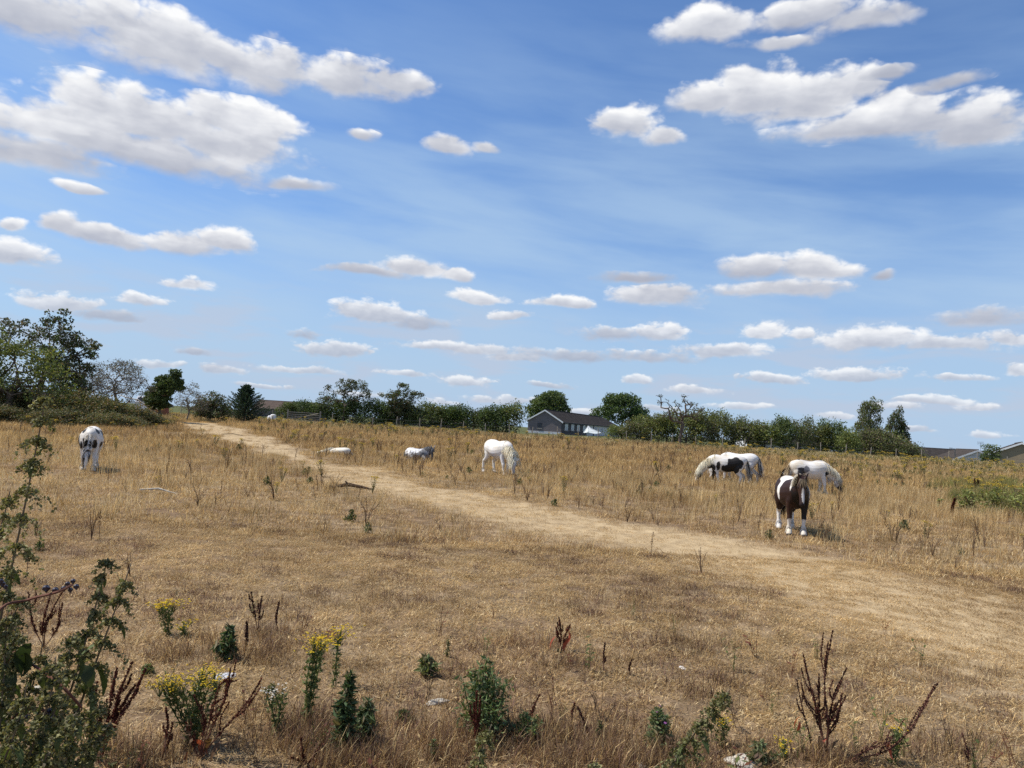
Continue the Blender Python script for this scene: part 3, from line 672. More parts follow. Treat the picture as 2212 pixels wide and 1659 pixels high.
    V, F, cc = leaves(np.array(Cs), np.array(Ns) * 3, .17, PAL_FIR, r, .35); obj('crown', new_mesh('crown', V, F, M_LEAF, cc), c)
    tree('shrub', 'rounded green shrub beside the gate', setloc(620, 89), [(0, 0, 0), (0, 0, .5)], [(0, 0, 1.1, 1.15, .9, .95), (.2, 0, 1.7, .7, .6, .5)], 90, 90, .19, .34, PAL_MID, rt=.06, seed=29, cat='shrub')
    # trees standing up out of the left hedge
    tree('hedgerow_tree', 'airy dark tree with many thin stems rising from the left hedge', setloc(742, 91), [(0, 0, 0), (0, 0, 1.2), (.1, 0, 2.2)],
         [(-1.4, 0, 3.6, 1.6, 1.2, 1.3), (1.1, 0, 4.3, 2.0, 1.3, 1.4), (.1, 0, 4.9, 1.3, 1.1, .9), (2.5, 0, 3.5, 1.0, .9, 1.0), (-2.4, 0, 2.6, 1.0, .9, .8)], 260, 13, .20, .26, PAL_DRY + PAL_DARK, rt=.11, rmin=.018, seed=31, edge=160)
    tree('hedgerow_tree', 'dark spreading tree with outstretched boughs rising from the left hedge', setloc(862, 91), [(0, 0, 0), (0, 0, 1.3), (0, 0, 2.4), (0, 0, 3.4)],
         [(0, 0, 3.4, 1.8, 1.3, 1.3), (-1.6, 0, 4.0, 1.1, .8, .55), (1.7, 0, 4.0, 1.1, .8, .6), (.2, 0, 4.8, .8, .7, .8), (0, 0, 2.2, 1.6, 1.2, 1.2)], 230, 22, .20, .25, PAL_DARK + PAL_DRY, rt=.12, rmin=.018, seed=33, edge=160)
    # behind the house
    tree('broadleaf_tree', 'full round green tree behind the gable of the long house', setloc(1184, 172), [(0, 0, 0), (0, 0, 2.5), (.2, 0, 4.0)],
         [(0, 0, 6.4, 3.7, 3.4, 2.8), (-2.7, 0, 5.0, 2.1, 2, 2.3), (2.4, 0, 5.2, 2.2, 2, 2.2), (.8, 0, 7.9, 2.3, 2.2, 1.6)], 480, 62, .46, .78, PAL_MID + PAL_DARK, rt=.26, rmin=.03, seed=37)
    tree('broadleaf_tree', 'broad dark green tree behind the far end of the long house', setloc(1342, 205), [(0, 0, 0), (0, 0, 2.6), (.2, 0, 4.4)],
         [(0, 0, 7.4, 5.0, 4.5, 4.0), (-5.2, 0, 5.4, 3.0, 2.6, 2.6), (4.6, 0, 5.2, 3.6, 3.0, 3.2), (-1.6, 0, 9.4, 3.4, 3, 2.5), (1.8, 0, 9.8, 2.8, 2.6, 2.2), (6.4, 0, 3.2, 2.4, 2, 2.4)], 620, 62, .54, .92, PAL_DARK + PAL_MID[:1], rt=.32, rmin=.035, seed=39)
    # dying tree in front of the right hedge
    tree('dying_tree', 'gnarled dying tree, mostly bare branches, in front of the right hedge', setloc(1468, 83), [(0, 0, 0), (.05, 0, .9), (.2, 0, 1.8), (.3, 0, 2.5)],
         [(-1.5, 0, 4.6, 1.3, .7, .7), (.7, 0, 4.4, 1.3, 1, 1.1), (1.8, 0, 3.9, .8, .8, 1.0), (-.6, 0, 3.4, 1.4, .9, .7), (-2.4, 0, 5.1, .55, .5, .55), (.4, 0, 5.3, .4, .4, .6)], 140, 16, .18, .20, PAL_DRY + PAL_DARK, M_BARK, .19, .022, 41, twigs=3, bare=.45)
    # pair of loose silver-green trees behind the right hedge
    tree('birch_tree', 'taller grey-green upright tree of the pair rising behind the right hedge', setloc(1878, 120), [(0, 0, 0), (0, 0, 3), (0, 0, 5), (.1, 0, 7)],
         [(0, 0, 7.0, 1.8, 1.5, 1.9), (-.4, 0, 5.2, 2.0, 1.6, 2.0), (.9, 0, 8.3, .9, .8, 1.1), (-.8, 0, 8.0, .8, .7, .9), (.6, 0, 4.0, 1.9, 1.6, 1.6)], 300, 60, .28, .46, PAL_DRY + PAL_MID, rt=.14, rmin=.015, seed=43, size=1.25, slim=.74)
    tree('birch_tree', 'narrower darker upright tree of the pair rising behind the right hedge', setloc(1934, 122), [(0, 0, 0), (0, 0, 3), (0, 0, 5), (.1, 0, 7)],
         [(0, 0, 6.0, 1.5, 1.3, 1.8), (.2, 0, 7.8, .8, .8, 1.2), (.5, 0, 4.3, 1.9, 1.5, 1.7), (1.2, 0, 5.6, .9, .8, 1.0)], 240, 60, .28, .44, PAL_DRY + PAL_DARK, rt=.13, rmin=.015, seed=44, size=1.22, slim=.70)
    tree('garden_tree', 'small upright green tree between the white gable and the tan gable', (at_ground(2141, 104)[0], 104, -1.4), [(0, 0, 0), (0, 0, 1.6), (0, 0, 3)],
         [(0, 0, 3.2, 1.25, 1.1, 1.3), (-.3, 0, 4.4, .8, .7, .8), (.7, 0, 4.2, .6, .5, .7), (0, 0, 2.2, 1.1, 1, .9)], 160, 46, .22, .32, PAL_MID + PAL_DARK, rt=.07, rmin=.015, seed=46)

# bushes for the hedges: a few models, each copied, turned and scaled as parts of their hedge
def bush_models(n, size, tips, per, leaf, sig, pal, seed, bark=M_BARK):
    out = []
    for k in range(n):
        r = np.random.default_rng(seed + k); w, h = size; pal_k = pal[k % len(pal)] if isinstance(pal[0], list) else pal
        blobs = [(0, 0, h * .45, w, w * .8, h * .45)] + [(r.uniform(-.6, .6) * w, r.uniform(-.4, .4) * w, h * r.uniform(.55, .8), w * r.uniform(.4, .6), w * .45, h * r.uniform(.22, .34)) for _ in range(5)]
        T, u = sample_blobs(blobs, tips, r, .6); T[:, 2] = np.maximum(T[:, 2], .12)
        nodes, par = grow([(0, 0, 0), (0, 0, h * .2), (0, 0, h * .35)], T, r=r)
        mb, kids, rad = wood(nodes, par, .012, .07)
        ends = np.array([i for i in range(3, len(nodes)) if not kids[i]]); k2 = r.integers(0, len(ends), len(ends) * per)
        off = r.normal(0, 1, (len(k2), 3)) * sig * np.array([.62, .62, .5]); C = nodes[ends[k2]] + off; C[:, 2] = np.abs(C[:, 2])
        V, F, c = leaves(C, off / sig, leaf, pal_k, r)
        c = c * np.repeat((.72 + .56 * r.uniform(0, 1, len(nodes)))[ends[k2]], 4)[:, None]
        # a few long whips above the outline
        for _ in range(9):
            t = T[r.integers(0, len(T))]; 
            if t[2] < h * .6: continue
            mb.tube([t, t + np.array([r.normal(0, .15), r.normal(0, .1), .3]), t + np.array([r.normal(0, .4), r.normal(0, .2), .45])], [.012, .010, .005], 3, cap=False)
        out.append((new_mesh('foliage', V, F, M_LEAF, c), mb.mesh('stems', bark)))
    return out
def hedge(name, label, models, places, cat='hedge'):
    x0 = np.mean([p[0][0] for p in places]); y0 = np.mean([p[0][1] for p in places])
    root = empty(name, on_ground(x0, y0), 0, label, cat); R0 = np.array(root.location)
    for i, (loc, sx, sz) in enumerate(places):
        f, st = models[rng.integers(0, len(models))]; a = rng.uniform(0, 6.28)
        b = obj('bush', f, root, tuple(np.array(loc) - R0), a); b.scale = (sx, sx, sz)
        s_ = obj('stems', st, b)
def build_hedges():
    mA = bush_models(5, (1.55, 2.5), 180, 54, .17, .44, [PAL_DARK + PAL_MID, PAL_MID + PAL_YEL[2:], PAL_DARK + PAL_YEL[2:3], PAL_MID + PAL_DRY[:2], PAL_DARK + PAL_MID[:2]], 60)
    P = []
    for px, top in [(655, 872), (690, 868), (725, 874), (765, 872), (800, 872), (835, 876), (870, 874), (905, 872), (940, 876), (975, 882), (1005, 876), (1040, 880), (1070, 876), (1092, 884)]:
        base = 888 + (px - 330) * .0577 + 13; h = (base - top) / 1597 * 92 * .86
        P.append((setloc(px + rng.uniform(-5, 5), 92 + rng.uniform(-1, 1.5)), rng.uniform(1.1, 1.4), h / 2.45 * rng.uniform(.86, 1.2)))
    hedge('hedgerow', 'dark green field hedge left of the long house, broken by two taller trees', mA, P)
    mB = bush_models(6, (1.65, 2.6), 190, 52, .17, .44, [PAL_YEL + PAL_MID, PAL_DRY + PAL_YEL[:2], PAL_MID + PAL_DARK[:2], PAL_YEL + PAL_DRY[:3], PAL_MID + PAL_DRY, PAL_YEL + PAL_BRAM[:3]], 70)
    P = []
    for px, top in [(1345, 925), (1372, 915), (1405, 908), (1440, 905), (1480, 905), (1515, 899), (1550, 908), (1585, 915), (1615, 908), (1650, 918), (1690, 908), (1725, 906), (1760, 916), (1800, 914), (1835, 918), (1868, 916), (1905, 926), (1935, 934), (1958, 950), (1975, 968)]:
        base = 888 + (px - 330) * .0577 + 12; h = (base - top) / 1597 * 92
        P.append((setloc(px + rng.uniform(-4, 4), 92 + rng.uniform(-1.2, 1.8)), rng.uniform(1.1, 1.45), h / 2.45 * rng.uniform(.84, 1.16)))
    hedge('hedgerow', 'long uneven olive-green hedge running right from the house to the bungalows', mB, P)
    mC = bush_models(4, (1.9, 1.9), 230, 70, .14, .40, PAL_BRAM, 80)
    P = []
    for px, Y, w, h in [(-60, 51, 1.2, 1.25), (10, 51, 1.2, 1.2), (75, 52, 1.15, 1.1), (130, 52, 1.1, 1.1), (180, 53, 1.1, 1.1), (225, 53, 1.05, 1.02), (265, 53.5, 1, .85), (300, 54, .9, .62), (322, 54.5, .7, .42), (40, 47.5, .9, .55), (150, 48, .9, .6), (235, 49, .85, .55), (-30, 47, .9, .6), (285, 50, .7, .4), (95, 47, .7, .45)]:
        P.append((setloc(px, Y), w, h))
    hedge('bramble_thicket', 'long mound of brambles and rough greenery along the left side of the field', mC, P, 'bramble')
    mD = bush_models(2, (.8, .8), 60, 30, .14, .3, PAL_MID + PAL_YEL, 90)
    for px, Y, s_, lab in [(2036, 99, 1.3, 'low green shrub in front of the dark-roofed bungalows'), (2172, 98, 1.1, 'low green shrub below the tan gable at the right edge'), (2200, 97, 1.2, 'green garden bush at the extreme right edge under the tan gable')]:
        x = at_ground(px, Y)[0]; o = empty('shrub', on_ground(x, Y), 0, lab, 'shrub'); f, st = mD[0 if px < 2180 else 1]
        b = obj('foliage', f, o); b.scale = (s_ * 1.3, s_ * 1.3, s_ * 1.6); b = obj('stems', st, o); b.scale = (s_ * 1.3, s_ * 1.3, s_ * 1.6)
build_trees(); build_hedges()

# ------------------------------------------------------------------ fence, gate
M_POST = mat_simple('weathered_post', (.30, .265, .21), .9, .35, 4, .1, .4, 25)
M_WIRE = mat_simple('fence_wire', (.22, .21, .20), .5, .2, 3, .4, metal=.8)
def build_fence():
    FD = 86.0
    root = empty('wire_fence', at_ground(1100, FD), 0, 'leaning post-and-wire fence along the far side of the field', 'fence'); R0 = np.array(root.location)
    cols = [392, 420, 447, 481, 518, 556, 590, 718, 757, 806, 857, 907, 953, 1001, 1049, 1101, 1150, 1205, 1250, 1292, 1354, 1407, 1452, 1504, 1561, 1609, 1666, 1723, 1774, 1828, 1881, 1936, 1991, 2050, 2112, 2176, 2235]
    mb = MB(); mb.tube([(0, 0, -.3), (.012, 0, .6), (-.01, .01, 1.25)], [.058, .052, .046], 7); pm = mb.mesh('post', M_POST, False)
    tops = []
    for i, c in enumerate(cols):
        p = np.array(at_ground(c, FD + (2 if c < 600 else 0))); o = obj('post', pm, root, tuple(p - R0), rng.uniform(0, 6))
        o.rotation_euler = (rng.normal(0, .04), rng.normal(0, .07), rng.uniform(0, 6)); o.scale = (1, 1, rng.uniform(.88, 1.12)); tops.append(p)
    for h in (.55, .95):
        for (a, b) in zip(tops[:-1], tops[1:]):
            if np.linalg.norm(a - b) > 6.2: continue
            w = MB(); a2, b2 = a - R0 + [0, 0, h], b - R0 + [0, 0, h]; w.tube([a2, (a2 + b2) / 2 - [0, 0, .05], b2], .009, 3, cap=False)
            obj('wire', w.mesh('wire', M_WIRE), root)

    g = empty('field_gate', at_ground(657, 87), 0, 'weathered five-bar field gate left of the hedge', 'gate')
    L = 3.7
    for k, z in enumerate((.25, .45, .66, .88, 1.12)):
        b = MB(); b.box((-L / 2, -.02, z - .045), (L / 2, .02, z + .045)); obj('bar', b.mesh('bar', M_POST), g)
    for x in (-L / 2 - .06, L / 2 + .06):
        b = MB(); b.box((x - .07, -.07, -.2), (x + .07, .07, 1.4)); obj('gate_post', b.mesh('gate_post', M_POST), g)
    b = MB(); b.tube([(-L / 2 + .1, -.045, .25), (L / 2 - .2, -.045, 1.1)], .035, 4); obj('brace', b.mesh('brace', M_POST), g)
    for px, s_, lab in ((584, .55, 'smaller white plastic drum near the gate'), (591, .72, 'larger white plastic drum near the gate')):
        b = MB(); b.tube([(0, 0, -.1), (0, 0, .05), (0, 0, .8 * s_), (0, 0, .95 * s_), (0, 0, 1.0 * s_)], [.42 * s_, .46 * s_, .46 * s_, .36 * s_, .12 * s_], 16)
        obj('plastic_drum', b.mesh('plastic_drum', M_WHITE, True), None, at_ground(px, 85), 0, lab, 'drum')
M_WHITE = mat_simple('white_paint', (.80, .80, .79), .55, .06, 3, .4)
build_fence()

# ------------------------------------------------------------------ buildings
M_ROOFB = mat_simple('brown_roof_tile', (.13, .095, .075), .9, .35, 1.5, .2, .5, 6)
M_SLATE = mat_simple('roof_tile', (.055, .047, .043), 1.0, .4, 1.5, .05, .5, 6, col2=(.075, .064, .057))
M_BRICKD = mat_simple('dark_brick', (.185, .16, .16), .9, .22, 1.2, .1, .4, 8)
M_RENDER = mat_simple('white_render', (.66, .66, .66), .9, .10, .8, .1)
M_DARKCLAD = mat_simple('dark_cladding', (.022, .021, .028), .6, .3, 1.5, .3)
M_TAN = mat_simple('tan_brick', (.30, .235, .155), .9, .20, 1.5, .1, .4, 10)
M_REDBR = mat_simple('red_brick', (.32, .12, .075), .9, .25, 1.5, .1)
M_CURTAIN = mat_simple('net_curtain', (.62, .66, .64), .8, .2, 5, .1)
M_PIPE = mat_simple('dark_pipe', (.03, .03, .035), .5, .2, 3, .3)
M_CONC = mat_simple('concrete', (.46, .43, .37), .9, .2, 2, .1)
M_GWALL = mat_simple('garden_wall', (.36, .31, .245), .9, .25, 1.5, .1, .4, 6)
m_, g_, o_ = mat_new('window_glass'); b_ = g_.n('ShaderNodeBsdfPrincipled'); b_.inputs['Base Color'].default_value = (.03, .035, .045, 1); b_.inputs['Roughness'].default_value = .08
g_.t.links.new(b_.outputs[0], o_.inputs[0]); M_GLASS = m_

def slab(mb, quad, th):
    """thin plate on a quad, extruded along its own normal"""
    q = [Vector(p) for p in quad]; n = (q[1] - q[0]).cross(q[3] - q[0]).normalized() * th
    mb.add([tuple(p) for p in q] + [tuple(p + n) for p in q], [(0, 3, 2, 1), (4, 5, 6, 7), (0, 1, 5, 4), (1, 2, 6, 5), (2, 3, 7, 6), (3, 0, 4, 7)])
def window(root, P0, U, s, z0, w, h, nrm, curtain=None, frame=M_WHITE, sill=True):
    """window on a wall through P0 along unit U with outward normal nrm (local coordinates)"""
    U = Vector(U); n = Vector(nrm); c = Vector(P0) + U * s
    def bx(a0, a1, b0, b1, d0, d1):
        vs = []
        for d in (d0, d1):
            for (a, b) in ((a0, b0), (a1, b0), (a1, b1), (a0, b1)): vs.append(tuple(c + U * a + Vector((0, 0, b)) + n * d))
        return vs, [(0, 3, 2, 1), (4, 5, 6, 7), (0, 1, 5, 4), (1, 2, 6, 5), (2, 3, 7, 6), (3, 0, 4, 7)]
    f = MB(); t = .07
    for q in ((-w / 2, w / 2, z0, z0 + t), (-w / 2, w / 2, z0 + h - t, z0 + h), (-w / 2, -w / 2 + t, z0 + t, z0 + h - t), (w / 2 - t, w / 2, z0 + t, z0 + h - t), (-t / 2, t / 2, z0 + t, z0 + h - t)):
        f.add(*bx(*q, .01, .07))
    o = obj('window', f.mesh('window', frame), root)
    p = MB(); p.add(*bx(-w / 2 + t * .5, w / 2 - t * .5, z0 + t * .5, z0 + h - t * .5, .012, .03)); obj('pane', p.mesh('pane', M_GLASS), o)
    if sill: p = MB(); p.add(*bx(-w / 2 - .08, w / 2 + .08, z0 - .09, z0 - .002, .01, .14)); obj('sill', p.mesh('sill', M_CONC), o)
    if curtain:
        p = MB(); q0 = bx(-w / 2 + .1, w / 2 - .1, z0 + .1, z0 + h - .1, .033, .045)[0]
        # two drapes drawn apart towards the bottom
        def pt(a, b, d): return tuple(c + U * a + Vector((0, 0, b)) + n * d)
        hw = w / 2 - .1
        for sgn in (-1, 1):
            for d0 in (.034,):
                a = [pt(sgn * .02, z0 + h - .12, d0), pt(sgn * hw, z0 + h - .12, d0), pt(sgn * hw, z0 + .12, d0), pt(sgn * hw * .25, z0 + .12, d0)]
                b2 = [pt(sgn * .02, z0 + h - .12, d0 + .02), pt(sgn * hw, z0 + h - .12, d0 + .02), pt(sgn * hw, z0 + .12, d0 + .02), pt(sgn * hw * .25, z0 + .12, d0 + .02)]
                p.add(a + b2, [(0, 3, 2, 1), (4, 5, 6, 7), (0, 1, 5, 4), (1, 2, 6, 5), (2, 3, 7, 6), (3, 0, 4, 7)])
        obj('curtain', p.mesh('curtain', M_CURTAIN), o)

def gable_house(name, label, gx, gy, yaw, w, L, z0, ze, zr, wall_m, side_m, roof_m, hip=0.0, trim=M_WHITE, over=.25, plinth=True):
    """gable end centred at (gx,gy) facing local -Y, the ridge running along local +Y"""
    o = empty(name, (gx, gy, z0), yaw, label, 'house'); e, r = ze - z0, zr - z0; h = w / 2
    m = MB(); m.add([(-h, 0, 0), (h, 0, 0), (h, 0, e), (0, 0, r), (-h, 0, e), (-h, .25, 0), (h, .25, 0), (h, .25, e), (0, .25, r), (-h, .25, e)],
                    [(0, 1, 2, 3, 4), (9, 8, 7, 6, 5), (0, 5, 6, 1), (1, 6, 7, 2), (2, 7, 8, 3), (3, 8, 9, 4), (4, 9, 5, 0)]); obj('gable_wall', m.mesh('gable_wall', wall_m), o)
    m = MB(); m.box((-h, .25, 0), (-h + .25, L, e)); m.box((h - .25, .25, 0), (h, L, e)); m.box((-h + .25, L - .25, 0), (h - .25, L, e)); obj('wall', m.mesh('wall', side_m), o)
    m = MB(); y0 = -over; ov = .35; dz = ov * (r - e) / h
    rl = L - hip
    for sg in (-1, 1):
        a = [(sg * (h + ov), y0, e - dz), (0, y0, r), (0, rl, r), (sg * (h + ov), L + .2, e - dz)]
        slab(m, a if sg < 0 else a[::-1], .12 if True else 0)
    if hip: slab(m, [(-(h + ov), L + .2, e - dz), (0, rl, r), (0, rl + .01, r), (h + ov, L + .2, e - dz)], -.12)
    ro = obj('roof', m.mesh('roof', roof_m), o)
    # rows of tiles as low battens across the slope
    m = MB(); n = 14
    for sg in (-1, 1):
        for k in range(1, n):
            t = k / n; x = sg * (h + ov) * (1 - t); z = (e - dz) * (1 - t) + r * t + .115; yl = (L + .2) * (1 - t) + rl * t
            m.box((x - .05, y0, z), (x + .05, yl - .15, z + .035))
    obj('tile_courses', m.mesh('tile_courses', roof_m), ro)
    m = MB(); m.tube([(0, y0, r + .14), (0, rl, r + .14)], .11, 6); obj('ridge', m.mesh('ridge', roof_m), ro)
    for sg in (-1, 1):
        b = MB(); slab(b, [(sg * (h + ov), y0 - .03, e - dz - .16), (0, y0 - .03, r - .14), (0, y0 - .03, r + .13), (sg * (h + ov), y0 - .03, e - dz + .12)], .03 * sg); obj('bargeboard', b.mesh('bargeboard', trim), o)
        g = MB(); g.tube([(sg * (h + ov + .05), y0, e - dz - .02), (sg * (h + ov + .05), L, e - dz - .06)], .07, 6); obj('gutter', g.mesh('gutter', M_PIPE), o)
    if plinth: m = MB(); m.box((-h - .03, -.05, 0), (h + .03, .24, .42)); obj('plinth', m.mesh('plinth', M_RENDER), o)
    return o

def build_houses():
    # the long low house with the white bargeboards
    u = np.array([16.7, 44.0]) / 47.06; yaw = math.atan2(u[1], u[0]) - math.pi / 2
    gc = at(1176, 925, 140.3); z0 = float(zg(gc[0], 140)); w, L, ze = 6.7, 50.0, 3.72
    o = gable_house('long_house', 'long single-storey house with dark roof, white-trimmed grey gable and white side wall', gc[0], gc[1], yaw, w, L, z0, ze, 5.65, M_BRICKD, M_RENDER, M_SLATE, hip=5)
    h = w / 2; e = ze - z0
    m = MB(); m.box((h + .003, .02, 0), (h + .06, 18.3, e - .05)); obj('dark_panel', m.mesh('dark_panel', M_DARKCLAD), o)['label'] = 'black cladding around four curtained windows'
    for s_ in (3.0, 7.3, 11.5, 16.1): window(o, (h + .06, 0, 0), (0, 1, 0), s_, .85, 2.0, 1.25, (1, 0, 0), True)
    for s_ in (20.8, 25.9, 31.7, 37.1, 42.8): window(o, (h, 0, 0), (0, 1, 0), s_, .95, 1.5, 1.1, (1, 0, 0))
    window(o, (0, 0, 0), (1, 0, 0), -.95, 1.0, .85, .95, (0, -1, 0), None, M_PIPE)
    m = MB(); m.tube([(h + .10, 24.0, 0), (h + .10, 24.0, e - .2)], .09, 6); obj('drainpipe', m.mesh('drainpipe', M_PIPE), o)
    # white peaked canopy in its garden
    p = at(1277, 940, 118); c = empty('canopy', (p[0], p[1], float(zg(p[0], p[1]))), R(10), 'white peaked garden canopy with ribs in front of the long house', 'canopy')
    n = 8; m = MB(); apex = (-.55, 0, 1.75)
    ring = [(1.55 * math.cos(2 * math.pi * k / n) + .25, 1.3 * math.sin(2 * math.pi * k / n), .75 + .12 * math.sin(3 * k)) for k in range(n)]
    inn = [(.45 * math.cos(2 * math.pi * k / n) - .4, .4 * math.sin(2 * math.pi * k / n), 1.38) for k in range(n)]
    for k in range(n):
        k2 = (k + 1) % n; m.add([ring[k], ring[k2], inn[k2], inn[k]], [(0, 1, 2, 3)]); m.add([inn[k], inn[k2], apex], [(0, 1, 2)])
    obj('cover', m.mesh('cover', M_CURTAIN), c)
    for k in range(n):
        m = MB(); m.tube([np.array(apex) + [0, 0, .03], np.array(inn[k]) + [0, 0, .04], np.array(ring[k]) + [0, 0, .03]], .05, 5); obj('rib', m.mesh('rib', M_WHITE), c)
    m = MB(); m.tube([(-.55, 0, 0), (-.55, 0, 1.9)], .05, 6); obj('pole', m.mesh('pole', M_WHITE), c)
    # bungalow roofs on the right
    p = at(2040, 980, 138)
    o = gable_house('bungalow', 'long low dark-roofed bungalow at the right, mostly hidden by the field', at(1975, 978, 140)[0], 140, R(-88), 7.5, 17, -1.5, .95, 2.75, M_BRICKD, M_RENDER, M_SLATE, trim=M_PIPE)
    for s_ in (3, 6.5, 10, 13.5): window(o, (3.75, 0, 0), (0, 1, 0), s_, .8, 1.6, 1.2, (1, 0, 0))
    p = at(2112, 985, 119)
    o = gable_house('bungalow', 'white-walled bungalow with dark roof left of the small garden tree', p[0], 119, R(-19), 6.4, 14, -1.5, 1.35, 2.85, M_RENDER, M_RENDER, M_SLATE, plinth=False)
    window(o, (0, 0, 0), (1, 0, 0), -1.2, .9, 1.2, 1.1, (0, -1, 0))
    for s_ in (2, 4.5, 7): window(o, (-3.2, 0, 0), (0, 1, 0), s_, 1.2, 1.3, 1.1, (-1, 0, 0))
    p = at(2207, 983, 112)
    o = gable_house('bungalow', 'tan brick gable with white bargeboard cut by the right edge', p[0], 112, R(-31), 7.9, 15, -1.5, 2.55, 4.35, M_TAN, M_TAN, M_SLATE, plinth=False)
    # garden wall of rough blocks
    a = at(2050, 993, 101); b = at(2150, 999, 101); m = MB(); L = np.linalg.norm(b - a); zb = float(zg(a[0], 101)) - .3
    o = empty('garden_wall', (a[0], a[1], zb), math.atan2(b[1] - a[1], b[0] - a[0]), 'pale rendered garden wall in front of the white bungalow', 'wall')
    top = a[2] - zb
    m.box((0, -.1, 0), (L, .1, top - .08)); obj('wall_body', m.mesh('wall_body', M_GWALL), o)
    m = MB(); m.box((-.05, -.15, top - .078), (L + .05, .15, top)); obj('coping', m.mesh('coping', M_CONC), o)
    for k in range(4): m = MB(); m.box((k * L / 3 - .15, -.16, 0), (k * L / 3 + .15, .16, top + .06)); obj('pier', m.mesh('pier', M_GWALL), o)
    # street lamp and aerial
    p = at(2063, 975, 112); t = at(2064, 969, 112); z0 = float(zg(p[0], 112))
    o = empty('street_lamp', (p[0], 112, z0), 0, 'thin grey street lamp rising over the bungalow roofs', 'street lamp'); hh = t[2] - z0
    m = MB(); m.tube([(0, 0, 0), (0, 0, hh)], [.09, .06], 8); obj('post', m.mesh('post', M_WIRE), o)
    m = MB(); m.tube([(0, 0, hh - .05), (-.55, 0, hh + .02)], .035, 6); obj('arm', m.mesh('arm', M_WIRE), o)
    m = MB(); m.box((-.85, -.09, hh - .03), (-.45, .09, hh + .07)); obj('lantern', m.mesh('lantern', M_WIRE), o)
    p = at(2118, 972, 124); t = at(2118, 956, 124)
    o = empty('roof_aerial', (p[0], 124, 2.6), 0, 'thin television aerial above the white bungalow', 'aerial'); hh = t[2] - 2.6
    m = MB(); m.tube([(0, 0, 0), (0, 0, hh)], .02, 5); obj('mast', m.mesh('mast', M_WIRE), o)
    m = MB(); m.tube([(-.5, 0, hh - .1), (.5, 0, hh - .05)], .02, 4)
    for k in range(6): m.tube([(-.5 + .2 * k, 0, hh - .4), (-.5 + .2 * k, 0, hh + .2)], .015, 3)
    obj('antenna', m.mesh('antenna', M_WIRE), o)
    # low roofs behind the left hedge
    for (px0, px1, Y, zr, lab) in ((562, 700, 150, 0, 'low brown-roofed building behind the conifer and gate'), (880, 1010, 152, -.6, 'low dark roof just showing above the left hedge')):
        a = at(px0, 872 + (px0 - 560) * .0577, Y); b = at(px1, 874 + (px1 - 560) * .0577, Y)
        z0 = float(zg(a[0], Y)); gable_house('low_building', lab, a[0], Y, R(-90), 8, b[0] - a[0], z0, 2.9 + zr, 4.35 + zr, M_BRICKD, M_BRICKD, M_ROOFB, plinth=False, trim=M_PIPE)
    # white building showing in chinks of the right hedge
    a = at(1600, 950, 112); o = gable_house('white_building', 'low white-walled building glimpsed through gaps in the right hedge', a[0], 112, R(-90), 6, 19, float(zg(a[0] + 8, 112)), 2.2, 3.2, M_RENDER, M_RENDER, M_SLATE, plinth=False)
    # brick shed and camper van under the left trees
    a = at_ground(343, 78); o = gable_house('brick_shed', 'small red brick shed under the dark leaning tree', a[0], a[1], R(20), 1.7, 2.2, a[2], a[2] + 1.25, a[2] + 1.7, M_REDBR, M_REDBR, M_SLATE, plinth=False, over=.1, trim=M_PIPE)
    a = at_ground(309, 88); v = empty('camper_van', a, R(0), 'white van parked behind the bramble bank under the left trees', 'van')
    m = MB(); m.add([(-1.0, 0, .35), (1.0, 0, .35), (1.0, 0, 1.2), (.85, .35, 1.95), (-.85, .35, 1.95), (-1.0, 0, 1.2), (-1.0, 4.2, .35), (1.0, 4.2, .35), (1.0, 4.2, 1.2), (.85, 4.1, 2.0), (-.85, 4.1, 2.0), (-1.0, 4.2, 1.2)],
                    [(0, 1, 2, 5), (5, 2, 3, 4), (6, 11, 8, 7), (11, 10, 9, 8), (0, 5, 11, 6), (5, 4, 10, 11), (1, 7, 8, 2), (2, 8, 9, 3), (4, 3, 9, 10), (0, 6, 7, 1)]); obj('body', m.mesh('body', M_WHITE), v)
    m = MB(); m.add([(-.82, .03, 1.28), (.82, .03, 1.28), (.74, .30, 1.84), (-.74, .30, 1.84)], [(0, 1, 2, 3)]); obj('windscreen', m.mesh('windscreen', M_GLASS), v)
    for sx in (-1, 1):
        m = MB(); m.tube([(sx * .72, -.03, .8), (sx * .72, .02, .8)], .12, 10); obj('headlight', m.mesh('headlight', M_CURTAIN), v)
        for y in (.8, 3.3): m = MB(); m.tube([(sx * .82, y, .33), (sx * 1.02, y, .33)], .33, 14); obj('wheel', m.mesh('wheel', M_PIPE), v)
build_houses()

# ------------------------------------------------------------------ horses: heavy cobs, local +X is the nose end, +Y the near (left) side
def coat_mat(name, rough=.55, sheen=.25):
    m, g, out = mat_new(name); a = g.n('ShaderNodeAttribute'); a.attribute_name = 'col'
    co = g.n('ShaderNodeTexCoord').outputs['Object']
    n = g.noise(co, 3.5, 4, .6); n2 = g.noise(g.v('MULTIPLY', co, (1, 1, .35)), 60, 3, .6)
    v = g.m('ADD', g.mr(n, .3, .7, .86, 1.06), g.mr(n2, .3, .7, -.07, .07))
    dirt = g.ramp(g.noise(co, 2.2, 5, .65), [(.42, (1, 1, 1)), (.62, (.93, .86, .73))])
    sc = g.v('SCALE', g.mix(1.0, a.outputs['Color'], dirt, 'MULTIPLY')); g.put(sc.node.inputs['Scale'], v)
    b = g.n('ShaderNodeBsdfPrincipled'); g.put(b.inputs['Base Color'], sc); b.inputs['Roughness'].default_value = rough; b.inputs['Specular IOR Level'].default_value = sheen
    g.t.links.new(b.outputs[0], out.inputs[0]); return m
M_COAT = coat_mat('horse_coat'); M_HAIR = coat_mat('horse_hair', .6, .2)
